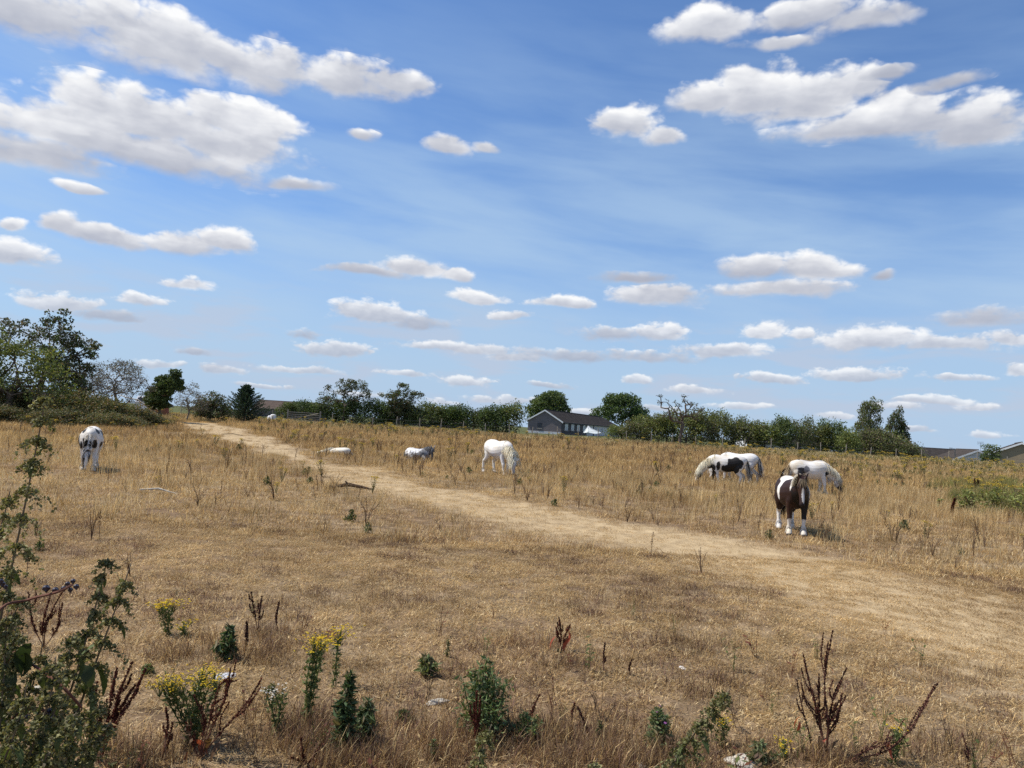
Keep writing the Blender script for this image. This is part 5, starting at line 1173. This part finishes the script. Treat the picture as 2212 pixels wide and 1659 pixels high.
def thistle(label, base, h, w, seed, stems=7, leafn=900, pal=None, L=.055, flowers=0, cone=.8, name='thistle_plant'):
    r = np.random.default_rng(seed); o = empty(name, base, 0, label, 'weed'); s_ = MB(); C, N = [], []
    pal = [tuple(c * 1.55 for c in q) for q in (pal or [(.040, .068, .026), (.055, .085, .034), (.030, .052, .022), (.075, .10, .045)])] + [(.17, .14, .065)]
    for k in range(stems):
        az = k * 2.4 + r.uniform(0, .5); q = r.uniform(0, 1) if k else 0.0; d = w * q * .5; hh = h * (1 - .55 * q * cone) * r.uniform(.85, 1.0)
        t = np.array([math.cos(az) * d, math.sin(az) * d, hh]); P = smoothpath([np.zeros(3), t * [.6, .6, .45], t], 6); s_.tube(P, [.005] * (len(P) - 1) + [.002], 4)
        n = leafn // stems; kk = r.uniform(.06, 1.0, n); i = np.minimum((kk * (len(P) - 1)).astype(int), len(P) - 2); f = (kk * (len(P) - 1) - i)[:, None]; u = r.normal(0, 1, (n, 3)); u[:, 2] = u[:, 2] * .4 + .35; u /= np.linalg.norm(u, axis=1, keepdims=True)
        C.append(P[i] * (1 - f) + P[i + 1] * f + u * (r.uniform(.2, 1, n) * (.11 * w / .3) * (1.1 - .8 * kk))[:, None]); N.append(u * 3)
        if k < flowers: fm = flower_head([t + [0, 0, .012]], .016, r, ((.36, .12, .34), (.30, .09, .30)), (.30, .10, .28)); obj('flower_head', fm, o)
    obj('stems', s_.mesh('stems', M_STEMG), o)
    V, F, c = leaves(np.concatenate(C), np.concatenate(N), L, pal, r, .30); obj('foliage', new_mesh('foliage', V, F, M_WEED, c), o)
    return o

NET_LEAF = [strap_leaf(.085, .032, NETG[0], 1.3, 12, .10), strap_leaf(.070, .027, NETG[1], 1.6, 12, .10), strap_leaf(.10, .036, NETG[2], 1.0, 12, .10)]
def nettle(label, pts, Y, seed, step=.075, cl=70, leafp=.8, big=1.0, foot=True, sigc=.030):
    """a flowering nettle: stem through picture points at depth Y, tassels of seed and drooping toothed leaves at every joint"""
    r = np.random.default_rng(seed); W3 = [at(px, py, Y) for px, py in pts]
    f = W3[0]; base = np.array([f[0] - (W3[1][0] - f[0]) * .1, Y, float(zg(f[0], Y))])
    o = empty('nettle_plant', base, 0, label, 'weed'); P = [w - base for w in W3]
    if P[0][2] > .05: P = [np.zeros(3)] + P
    A = smoothpath(P, 10); n = len(A); sm = MB(); sm.tube(A, [.0048 * (1.2 - .85 * k / n) for k in range(n)], 6); obj('stem', sm.mesh('stem', M_NSTEM, True), o)
    D = np.concatenate([[0], np.cumsum(np.linalg.norm(np.diff(A, axis=0), axis=1))]); tot = D[-1]; s_ = .12; j = 0; Cc, Nn = [], []
    while s_ < tot - .015:
        i = np.searchsorted(D, s_) - 1; i = min(max(i, 0), n - 2); f_ = (s_ - D[i]) / (D[i + 1] - D[i] + 1e-9); c = A[i] * (1 - f_) + A[i + 1] * f_; up = 1 - s_ / tot; az0 = j * 1.571 + r.normal(0, .25)
        small = .45 + .65 * min(1, (tot - s_) / .35)
        for sd in (0, math.pi):
            az = az0 + sd
            if r.uniform() < leafp:
                l = obj('leaf', NET_LEAF[r.integers(0, 3)], o, tuple(c), az); l.rotation_euler = (r.normal(0, .25), r.uniform(.15, .95), az); l.scale = (small * big * r.uniform(.75, 1.2),) * 3
            for _ in range(4):                       # hanging tassels
                a2 = az + r.normal(0, .9); L = r.uniform(.04, .095) * small; m = int(cl * .30)
                t = r.uniform(0, 1, m); dx = np.stack([np.cos(a2) * t * L * .9, np.sin(a2) * t * L * .9, .012 * t - 1.0 * L * t * t], -1)
                Cc.append(c + dx + r.normal(0, .0055, (m, 3))); Nn.append(r.normal(0, 1, (m, 3)))
        s_ += step * (.55 + .55 * min(1, (tot - s_) / .4)) * r.uniform(.85, 1.15); j += 1
    C = np.concatenate(Cc); V, F, c = leaves(C, np.concatenate(Nn), .0115, TASS, r, .9); x = obj('seed_tassels', new_mesh('seed_tassels', V, F, M_WEED, c), o); x['kind'] = 'stuff'
    return o

def rock(label, px, py, size, seed, name='stone', mat=None, cat='stone', sq=(1, .8, .35)):
    r = np.random.default_rng(seed); bm = bmesh.new(); bmesh.ops.create_icosphere(bm, subdivisions=3, radius=1.0)
    for v in bm.verts:
        n = mnoise.noise(v.co * 1.3 + Vector((seed, 0, 0))) * .35 + mnoise.noise(v.co * 3.1 + Vector((0, seed, 0))) * .12
        v.co *= 1 + n; v.co.x *= sq[0] * size; v.co.y *= sq[1] * size; v.co.z *= sq[2] * size
    me = bpy.data.meshes.new(name); bm.to_mesh(me); bm.free(); me.materials.append(mat or M_STONE)
    p = hit(px, py); return obj(name, me, None, (p[0], p[1], p[2] + size * sq[2] * .25), r.uniform(0, 6), label, cat)

def build_weeds():
    # ---- nettles close to the lens
    nettle('tallest nettle stalk at the left edge, its tip above the field', [(-40, 1640), (-10, 1400), (20, 1250), (48, 1120), (72, 1000), (92, 895), (98, 850)], 2.55, 1, .085, 140, .45, .8)
    nettle('right-leaning nettle stalk of the left foreground clump, ending highest right', [(60, 1800), (130, 1640), (185, 1490), (222, 1390), (255, 1300), (283, 1218)], 2.45, 2, .078, 90, .65)
    nettle('middle nettle stalk of the left foreground clump', [(40, 1800), (100, 1640), (150, 1500), (185, 1385), (212, 1290), (233, 1206)], 2.5, 3, .078, 90, .6)
    nettle('short leafy nettle at the bottom left, below the taller stalks', [(-10, 1850), (40, 1700), (75, 1600), (110, 1500), (120, 1420)], 2.2, 4, .068, 80, .8, 1.1)
    nettle('nettle leaves crowding the lower left corner', [(-60, 1850), (-20, 1700), (0, 1560), (10, 1430), (14, 1330)], 2.3, 5, .065, 85, .7, 1.0)
    nettle('nettle with big pale leaf at the bottom left corner', [(20, 1850), (60, 1740), (90, 1650), (130, 1590), (165, 1540)], 2.1, 6, .07, 50, 1.0, 1.35)
    nettle('thin nettle leaning away at the left edge beside the tallest stalk', [(-70, 1500), (-40, 1300), (-10, 1180), (10, 1110), (22, 1060)], 2.7, 12, .08, 85, .4, .8)
    nettle('nettle spray leaning right in the bottom centre-right foreground', [(1400, 1780), (1450, 1660), (1488, 1600), (1520, 1560), (1550, 1520), (1578, 1488)], 2.7, 7, .052, 95, .55, 1.0)
    nettle('small nettle tip at the bottom centre', [(1020, 1750), (1033, 1660), (1042, 1615), (1062, 1565)], 2.9, 8, .055, 60, .6, .8)
    nettle('nettle tip barely showing at the bottom edge right of centre', [(1270, 1760), (1278, 1690), (1290, 1638)], 2.9, 9, .055, 70, .5, .8)
    nettle('dark nettle stalk in the lower left, between the leafy short one and the middle stalk', [(20, 1850), (70, 1680), (110, 1560), (140, 1460), (158, 1370)], 2.35, 13, .078, 85, .65)
    nettle('drooping nettle stalk at the very left edge, half way up the clump', [(-90, 1750), (-40, 1560), (-5, 1430), (25, 1340), (50, 1290)], 2.5, 14, .078, 90, .6)
    nettle('low nettle at the bottom edge right of the left clump', [(130, 1850), (170, 1700), (205, 1610), (240, 1560)], 2.3, 15, .062, 70, .8)
    nettle('nettle side shoot low in the left clump, tips just under the blackberries', [(-40, 1800), (10, 1640), (48, 1540), (80, 1450), (92, 1390)], 2.6, 16, .075, 85, .6)
    for k, (pts, Y, lab) in enumerate([
            ([(-80, 1900), (-30, 1740), (10, 1640), (40, 1560), (58, 1480)], 2.15, 'leafy nettle at the lowest left, right against the corner'),
            ([(60, 1900), (100, 1760), (130, 1680), (150, 1620), (160, 1570)], 2.2, 'nettle low in the left corner beside the big pale leaf'),
            ([(90, 1880), (140, 1740), (180, 1650), (205, 1580), (215, 1520)], 2.4, 'nettle in the left corner just left of the dense red dock'),
            ([(-60, 1800), (-25, 1620), (5, 1500), (28, 1400), (36, 1345)], 2.4, 'nettle close to the left edge under the hanging blackberries'),
            ([(10, 1850), (60, 1720), (88, 1620), (104, 1540), (112, 1490)], 2.6, 'nettle in the thick of the left corner clump')]):
        nettle(lab, pts, Y, 130 + k, .070, 85, .85, 1.05)
    # ---- bramble cane with berries
    b = at(-60, 1500, 2.35); base = np.array([b[0], 2.35, float(zg(b[0], 2.35))]); o = empty('bramble_cane', base, 0, 'arching bramble cane carrying blackberries among the left nettles', 'bramble')
    r = np.random.default_rng(77)
    for pts in ([(-60, 1520), (-10, 1330), (60, 1296), (120, 1280), (158, 1262)], [(-40, 1600), (20, 1420), (60, 1430), (130, 1480), (178, 1530)], [(-30, 1650), (20, 1560), (70, 1530), (120, 1545)]):
        P = [np.zeros(3)] + [at(px, py, 2.35 + r.normal(0, .04)) - base for px, py in pts]; A = smoothpath(P, 6); m = MB(); m.tube(A, [.0045] * (len(A) - 1) + [.002], 5); obj('cane', m.mesh('cane', M_STEMR), o)
    bm = bmesh.new(); bmesh.ops.create_icosphere(bm, subdivisions=2, radius=.0085)
    for v in bm.verts: v.co *= 1 + .16 * (1 if mnoise.noise(v.co * 420) > 0 else -1)
    bme = bpy.data.meshes.new('berry'); bm.to_mesh(bme); bm.free(); bme.materials.append(mat_simple('blackberry', (.018, .012, .022), .25, .4, 60, .5))
    for (px, py) in [(100, 1272), (146, 1262), (158, 1256), (165, 1268), (152, 1275), (120, 1276), (138, 1272), (5, 1262), (12, 1268), (2, 1256), (82, 1538), (96, 1545), (108, 1538), (90, 1556), (115, 1552), (75, 1560), (60, 1550), (100, 1590)]:
        q = obj('berry', bme, o, tuple(at(px, py, 2.35 + r.normal(0, .03)) - base)); q.scale = (r.uniform(.8, 1.25),) * 3
    for (px, py, s_) in [(62, 1390, 1.1), (52, 1410, 1.0), (165, 1415, 1.1), (178, 1440, 1.0), (30, 1450, 1.2), (100, 1440, .9), (20, 1540, 1.2), (130, 1530, 1.0), (150, 1600, 1.1), (45, 1600, 1.2), (10, 1620, 1.2), (85, 1460, .9)]:
        q = obj('leaf', BRAM_LEAF[r.integers(0, 2)], o, tuple(at(px, py, 2.35 + r.normal(0, .04)) - base)); q.rotation_euler = (r.normal(0, .5), r.uniform(.2, 1.2), r.uniform(0, 6.28)); q.scale = (s_,) * 3
    # ---- docks, rust red
    H = hit
    b = H(215, 1652); dock('dense rust-red dock fanning out beside the left nettles', b, [[(228, 1560), (240, 1450)], [(240, 1570), (262, 1500), (270, 1440)], [(250, 1580), (285, 1510), (303, 1452)], [(210, 1580), (208, 1500)], [(230, 1600), (255, 1540), (290, 1480)], [(205, 1600), (200, 1560), (212, 1470)]], 21, rad=.020, dens=900, side=4, gap=.03)
    b = H(95, 1400); dock('red dock half hidden behind the left nettles', b, [[(80, 1340), (70, 1275)], [(105, 1340), (128, 1265)], [(95, 1350), (98, 1290)], [(118, 1360), (140, 1300)]], 22, rad=.020, dens=700)
    b = H(430, 1640); dock('tall sparse dark dock standing in the bottom left ragwort', b, [[(450, 1560), (475, 1480), (512, 1470)], [(455, 1570), (492, 1500), (500, 1440)], [(440, 1560), (418, 1500)], [(470, 1590), (530, 1520), (560, 1470)], [(410, 1600), (400, 1560)]], 23, rad=.013, dens=460, size=.013, side=4, leafs=[(415, 1600, 0, 1.2), (430, 1610, 1, 1.1), (455, 1596, 2, 1.2), (480, 1600, 2, 1.0), (405, 1625, 0, 1.0)])
    b = H(350, 1640); dock('slim red dock left of the big ragwort clump', b, [[(352, 1580), (356, 1530)], [(368, 1600), (372, 1560)]], 24, rad=.016, dens=800, side=2)
    b = H(557, 1368); dock('thin dark dock pair behind the yellow ragworts', b, [[(548, 1320), (542, 1276)], [(562, 1320), (568, 1285)]], 25, pal=SEEDD, rad=.020, dens=400, size=.016, leafs=[(562, 1352, 2, 1.4)])
    b = H(600, 1362); dock('single thin dock right of the dark dock pair', b, [[(603, 1330), (612, 1292)]], 26, pal=SEEDD, rad=.018, dens=350, size=.015)
    b = H(528, 1418); dock('dark upright dock spike beside the dark green thistle', b, [[(528, 1380), (530, 1345)]], 27, pal=SEEDD, rad=.026, dens=900, size=.016, side=2)
    b = H(1030, 1628); dock('dense rust-red dock column in front of the green thistle bush', b, [[(1029, 1560), (1030, 1492)], [(1034, 1570), (1037, 1510)], [(1026, 1575), (1024, 1520)]], 28, rad=.018, dens=1000, side=1, gap=.0)
    b = H(1136, 1572); dock('short red dock spike leaning right of the green thistle bush', b, [[(1146, 1540), (1166, 1500)]], 29, rad=.016, dens=1000, side=1, gap=.0)
    b = H(1232, 1572); dock('small red dock spike, left one of a pair at bottom centre', b, [[(1238, 1545), (1243, 1522)]], 30, rad=.014, dens=900, side=0, gap=.0)
    b = H(1273, 1592); dock('dark dock spike leaning left, right one of a pair at bottom centre', b, [[(1262, 1560), (1248, 1528)]], 31, pal=SEEDD, rad=.016, dens=900, side=1, gap=.0)
    b = H(1213, 1408); dock('red-leaved dock standing alone right of centre', b, [[(1212, 1370), (1209, 1340)], [(1220, 1375), (1232, 1350)], [(1208, 1380), (1200, 1352)]], 32, rad=.018, dens=420, size=.017, leafs=[(1224, 1358, 0, 1.4), (1230, 1378, 0, 1.3), (1200, 1375, 1, 1.2), (1205, 1402, 3, 1.4), (1216, 1404, 3, 1.3)])
    b = H(1304, 1452); dock('small brown dock spike right of the red-leaved dock', b, [[(1305, 1420), (1306, 1386)]], 33, pal=SEEDD, rad=.018, dens=600, size=.015, side=1)
    b = H(1361, 1458); dock('shorter brown dock spike furthest right of the middle docks', b, [[(1360, 1440), (1362, 1420)]], 34, pal=SEEDD, rad=.016, dens=600, size=.015, side=1)
    b = H(1785, 1632); dock('big branching dark dock at the lower right', b, [[(1782, 1560), (1786, 1470), (1806, 1366)], [(1772, 1560), (1752, 1490), (1738, 1425)], [(1788, 1570), (1800, 1500), (1826, 1440)], [(1778, 1580), (1772, 1520), (1768, 1470)], [(1790, 1590), (1806, 1540), (1822, 1500)]], 35, pal=SEEDC[:2] + SEEDD, rad=.014, dens=560, size=.013, side=6, gap=.03, leafs=[(1786, 1594, 0, .6), (1792, 1440, 0, .4), (1770, 1590, 2, 1.0), (1810, 1600, 2, .9)], st=.0055)
    b = H(1748, 1622); dock('slender dock stem with one hanging pink-red leaf at lower right', b, [[(1744, 1590), (1732, 1530), (1719, 1465)]], 36, pal=SEEDD, rad=.013, dens=440, size=.013, side=2, leafs=[(1730, 1548, 0, .8), (1728, 1560, 0, .6)])
    b = H(1830, 1648); dock('sprawling dock stem curving up to the right at lower right', b, [[(1880, 1640), (1912, 1618), (1950, 1575), (2000, 1530), (2035, 1478)], [(1860, 1625), (1900, 1600)]], 37, pal=SEEDD, rad=.013, dens=480, size=.013, side=8, leafs=[(1926, 1610, 0, .8), (1922, 1598, 1, .6)], st=.006)
    b = H(2058, 1118); dock('dark red dock spike in the grass at the right', b, [[(2060, 1100), (2063, 1076)]], 38, rad=.06, dens=700, size=.05, side=2, st=.012)
    b = H(2108, 1062); dock('small red dock far right behind the green weeds', b, [[(2106, 1048), (2105, 1034)], [(2110, 1048), (2112, 1036)]], 39, rad=.06, dens=600, size=.055, side=1, st=.012)
    b = H(665, 1650); dock('low spreading red dock at the bottom edge below the yellow ragwort', b, [[(660, 1625), (655, 1585)], [(675, 1635), (690, 1615)], [(650, 1640), (635, 1625)]], 40, rad=.014, dens=700, side=2, leafs=[(680, 1640, 0, 1.1), (650, 1645, 1, 1.0)])
    b = H(2090, 1655); dock('dark dock stub at the bottom right corner', b, [[(2088, 1625), (2090, 1590)]], 48, pal=SEEDD, rad=.014, dens=500, side=2)
    # ---- ragworts
    b = H(415, 1610); ragwort('broad ragwort clump with dull yellow heads at bottom left', b, [(352, 1474), (375, 1466), (398, 1472), (420, 1460), (440, 1458), (458, 1462), (475, 1468), (430, 1475), (365, 1480)], 51, 46, .0100, .055, 130)
    b = H(662, 1565); ragwort('tall ragwort with bright yellow head in the left foreground', b, [(684, 1378), (690, 1400), (694, 1385), (680, 1400)], 52, 40, .013, .055, 150)
    b = H(724, 1482); ragwort('slim ragwort with bright yellow head right of the tall one', b, [(735, 1362), (728, 1378)], 53, 34, .015, .055, 110)
    b = H(362, 1372); ragwort('ragwort with yellow head and dark leaves behind the left dock', b, [(360, 1303), (352, 1308), (368, 1308)], 54, 30, .018, .06, 170)
    b = H(400, 1378); ragwort('stubby ragwort with small yellow head beside the dark-leaved one', b, [(402, 1346), (398, 1352)], 55, 22, .014, .045, 200)
    b = H(596, 1592); ragwort('gone-over ragwort with white fluffy seed heads', b, [(580, 1492), (592, 1496), (604, 1498), (588, 1506)], 56, 9, .012, .04, 80, fluff=True)
    b = H(1556, 1612); ragwort('small ragwort behind the leaning nettle spray', b, [(1556, 1562), (1566, 1556), (1572, 1562)], 57, 16, .010, .03, 150)
    b = H(1690, 1640); ragwort('little low ragwort with bright yellow head near the pale stone', b, [(1688, 1612), (1696, 1605)], 58, 20, .010, .03, 160)
    b = H(1932, 1650); ragwort('thin yellow-flowered stalk beside the sprawling dock', b, [(1928, 1570), (1934, 1575)], 59, 12, .010, .03, 120)
    # ---- thistles and leafy green weeds
    def up(px, py, top, w): b = H(px, py); h = (py - top) / 1597 * b[1]; return b, h, w / 1597 * b[1]
    b, h, w = up(745, 1618, 1455, 75); thistle('dark green pointed thistle in the foreground left of centre', b, h, w, 61, 10, 620, L=.085, cone=.95)
    b, h, w = up(790, 1598, 1508, 60); thistle('shorter green thistle touching the dark pointed one', b, h, w, 62, 8, 460, [(.075, .105, .042), (.06, .085, .035), (.10, .13, .06)], .075)
    b, h, w = up(1040, 1590, 1428, 150); thistle('wide bushy pale green thistle in the foreground near centre', b, h, w, 63, 18, 1700, [(.085, .125, .045), (.065, .10, .036), (.11, .15, .055), (.05, .075, .03)], .055, cone=.7)
    b, h, w = up(1130, 1600, 1540, 90); thistle('low green weed right of the bushy pale thistle', b, h, w, 64, 9, 700, [(.085, .12, .04), (.065, .095, .034)], .05)
    b, h, w = up(491, 1425, 1348, 55); thistle('dark blue-green conical weed in the left foreground', b, h, w, 65, 9, 420, L=.10, cone=1.0)
    b, h, w = up(922, 1460, 1412, 46); thistle('small squat leafy weed on bare ground near centre', b, h, w, 66, 7, 160, [(.085, .105, .04), (.11, .12, .05), (.06, .08, .03)], .12)
    b, h, w = up(966, 1420, 1378, 14); thistle('thin lone green stalk above the squat leafy weed', b, h, w, 67, 1, 60, [(.12, .14, .05)], .06)
    b, h, w = up(1422, 1612, 1530, 85); thistle('thistle with purple flower heads left of the leaning nettle', b, h, w, 68, 8, 900, [(.10, .13, .06), (.08, .11, .045), (.13, .14, .07)], .05, 3)
    b, h, w = up(320, 1458, 1434, 34); thistle('tiny bright green weed left of the ragwort clump', b, h, w, 69, 6, 200, [(.10, .14, .04)], .05)
    b, h, w = up(585, 1500, 1478, 26); thistle('tiny green weed above the fluffy-headed ragwort', b, h, w, 70, 5, 150, [(.07, .10, .035)], .05)
    b, h, w = up(935, 1638, 1596, 26); thistle('small upright green weed near the bottom edge', b, h, w, 71, 5, 200, [(.07, .11, .035)], .045)
    b, h, w = up(1295, 1590, 1555, 26); thistle('little green weed beside the leaning dock pair', b, h, w, 72, 5, 150, [(.06, .095, .03)], .045)
    b, h, w = up(1640, 1650, 1600, 70); thistle('sprawling low green weed by the pale stone', b, h, w, 73, 8, 400, [(.08, .10, .045), (.11, .12, .06)], .05)
    b, h, w = up(870, 1560, 1535, 50); thistle('flat green weed patch right of the dark pointed thistle', b, h, w, 74, 7, 260, [(.08, .11, .045), (.06, .09, .035)], .05)
    for k, (px, py, top, w, lab) in enumerate([(2090, 1112, 1056, 60, 'green weed clump at the right field edge, left half of the patch'), (2150, 1112, 1040, 70, 'tall green weeds at the right field edge, middle of the patch'), (2205, 1118, 1046, 70, 'tall green weeds cut by the right picture edge'), (2030, 1098, 1076, 14, 'single small green weed left of the green patch')]):
        b, h, w = up(px, py, top, w); thistle(lab, b, h, w, 80 + k, 12, 260 if w > .6 else 90, [(.15, .17, .05), (.12, .14, .04), (.19, .20, .065)], .20, cone=.4, name='green_weed')
    # ---- stones, litter, sticks
    rock('pale flat stone at the bottom edge right of centre', 1605, 1652, .13, 3)
    rock('white stone among the left nettles', 78, 1494, .07, 5, sq=(1, .6, .45))
    rock('pale slab lying beside the green thistle bush', 942, 1520, .09, 7, sq=(1.2, .5, .3))
    rock('small pale stone near the purple-flowered thistle', 1385, 1655, .05, 9)
    rock('crumpled grey plastic behind the ragwort clump', 487, 1462, .09, 11, 'plastic_scrap', mat_simple('grey_plastic', (.5, .5, .5), .5, .2, 20, .4, .5, 60), 'litter', (1, .8, .25))
    rock('scrap of white paper on the bare ground right of centre', 1474, 1443, .04, 13, 'paper_scrap', M_WHITE, 'litter', (1, .6, .3))
    rock('dark dung heap at the left edge of the track', 713, 1056, .16, 15, 'dung', M_SOILST, 'dung', (1, .8, .5))
    p = H(765, 1056); m = MB(); m.tube([(-.55, 0, .05), (-.2, .1, .11), (.2, 0, .07), (.6, -.15, .03)], [.05, .07, .05, .02], 6); m.tube([(-.2, .1, .1), (-.3, .05, .22)], [.04, .02], 5)
    d = empty('dead_log', p, 0, 'dark broken branch lying on the track', 'branch'); obj('limb', m.mesh('limb', M_SOILST), d)
    for px, py, L, a, lab in ((340, 1066, 1.0, -.1, 'pale bent stick in the grass below the far left horse'), (503, 941, 1.3, .1, 'thin stick on the track near its far end')):
        p = H(px, py); m = MB(); m.tube([(-L / 2, 0, .06), (0, .03, .12), (L / 2, 0, .03)], [.02, .025, .012], 5); d = empty('stick', p, a, lab, 'branch'); obj('limb', m.mesh('limb', M_DEADWOOD if px < 400 else M_SOILST), d)

BRAM_LEAF = [strap_leaf(.085, .062, (.030, .048, .016), .8, 9, .06), strap_leaf(.075, .055, (.045, .062, .02), 1.1, 9, .06)]
build_weeds()
for o_ in bpy.data.objects:
    if o_.name.split('.')[0] in ('flower_head', 'seed_spike', 'foliage') and o_.parent is not None and o_.parent.get('category') == 'weed': o_['kind'] = 'stuff'   # specks too small to pick apart

# ---- dead stalks, faded ragwort and green sprigs all over the field: too many and too small to count
def weed_meshes():
    out = []
    for k in range(6):                      # brown dead stalks with seed heads
        r = np.random.default_rng(100 + k); V, F, C = [], [], []; mb = MB(); h = r.uniform(.45, .75)
        if k % 2: heads = [(r.normal(0, .12), r.normal(0, .12), h * r.uniform(.75, 1)) for _ in range(5)]
        else: heads = [(r.normal(0, .05), r.normal(0, .05), h)]
        for t in heads: mb.tube([(0, 0, 0), (t[0] * .3, t[1] * .3, h * .5), t], [.008, .007, .005], 3, cap=False)
        c0 = [(.15, .09, .055)] * len(mb.v); P = np.array(heads); n = 60
        kk = r.integers(0, len(P), n); t = r.uniform(.35, 1, n)[:, None]; Cn = P[kk] * np.concatenate([t, t, t], 1) + r.normal(0, .018, (n, 3))
        LV, LF, LC = leaves(Cn, r.normal(0, 1, (n, 3)), .035, [(.16, .09, .05), (.11, .06, .04), (.22, .14, .075)], r, .5)
        b = len(mb.v); out.append(new_mesh('weed', list(mb.v) + LV.tolist(), list(mb.f) + [tuple(int(i) + b for i in f) for f in LF], M_WEED, np.vstack([np.array(c0), LC])))
    for k in range(4):                      # faded ragwort: olive with dull yellow tops
        r = np.random.default_rng(120 + k); mb = MB(); h = r.uniform(.4, .65); tops = [(r.normal(0, .10), r.normal(0, .10), h * r.uniform(.85, 1.05)) for _ in range(5)]
        for t in tops: mb.tube([(0, 0, 0), (t[0] * .5, t[1] * .5, h * .5), t], [.008, .007, .005], 3, cap=False)
        c0 = [(.14, .14, .06)] * len(mb.v); n = 110; P = np.array(tops); kk = r.integers(0, len(P), n); t = r.uniform(.15, .95, n)[:, None]
        LV, LF, LC = leaves(P[kk] * t + r.normal(0, .03, (n, 3)), r.normal(0, 1, (n, 3)), .06, [(.11, .125, .045), (.15, .15, .055), (.19, .16, .07)], r, .35)
        n2 = 60; YV, YF, YC = leaves(P[r.integers(0, len(P), n2)] + r.normal(0, 1, (n2, 3)) * [.05, .05, .016], np.tile([0, 0, 2.0], (n2, 1)), .040, [(.62, .46, .05), (.50, .36, .05), (.40, .29, .07)], r, .9)
        b = len(mb.v); b2 = b + len(LV); out.append(new_mesh('weed', list(mb.v) + LV.tolist() + YV.tolist(), list(mb.f) + [tuple(int(i) + b for i in f) for f in LF] + [tuple(int(i) + b2 for i in f) for f in YF], M_WEED, np.vstack([np.array(c0), LC, YC])))
    for k in range(3):                      # green sprigs
        r = np.random.default_rng(140 + k); n = 90; a = r.uniform(0, 6.28, n); d = r.uniform(0, .14, n); C = np.stack([np.cos(a) * d, np.sin(a) * d, r.uniform(.02, .3, n) * (1 - d * 3)], -1)
        LV, LF, LC = leaves(C, C * 6 + [0, 0, 1], .10, [(.085, .11, .035), (.12, .14, .05), (.065, .085, .03)], r, .35); out.append(new_mesh('weed', LV, LF, M_WEED, LC))
    return out
def build_weed_scatter():
    ms = weed_meshes(); X, Y, I, Sc = [], [], [], []
    for (y0, y1, dens, s0, s1) in ((8, 16, .5, .4, .8), (16, 30, 1.0, .4, 1.0), (30, 55, .75, .5, 1.15), (55, 85, .45, .8, 1.3)):
        x, y = field_points(y0, y1, dens); u = rng.uniform(0, 1, len(x)); n = vnoise(x, y, 6, 21) * .6 + vnoise(x, y, 2, 22) * .4
        tm = track_mask(x, y); keep = (tm < .35) & (n > .30 + .25 * rng.uniform(0, 1, len(x))); x, y, u, n = x[keep], y[keep], u[keep], n[keep]
        right = sstep(14, 26, x) * sstep(28, 40, y); left = sstep(-4, -10, x) * sstep(16, 22, y) * .5; fence = sstep(60, 80, y) * .5
        pr = np.clip(.06 + .40 * right + .35 * left + .5 * fence, 0, .75); pg = .08 + .22 * right + .15 * fence
        i = np.where(u < pr, rng.integers(6, 10, len(x)), np.where(u < pr + pg, rng.integers(10, 13, len(x)), rng.integers(0, 6, len(x))))
        X.append(x); Y.append(y); I.append(i); Sc.append(rng.uniform(s0, s1, len(x)))
    # a denser green and yellow corner on the right
    x = rng.normal(27.5, 4.0, 260); y = rng.normal(33, 4.5, 260); X.append(x); Y.append(y); I.append(rng.choice([6, 7, 8, 9, 10, 11, 12, 0, 2], 260)); Sc.append(rng.uniform(.7, 1.2, 260))
    x = np.concatenate(X); y = np.concatenate(Y)
    scatter('scattered_weeds', 'dead brown stalks, faded ragwort and green sprigs dotted all over the field', np.stack([x, y, zg(x, y) - .01], -1), rng.uniform(0, 6.28, len(x)), np.concatenate(Sc), np.concatenate(I), ms, .12)
build_weed_scatter()
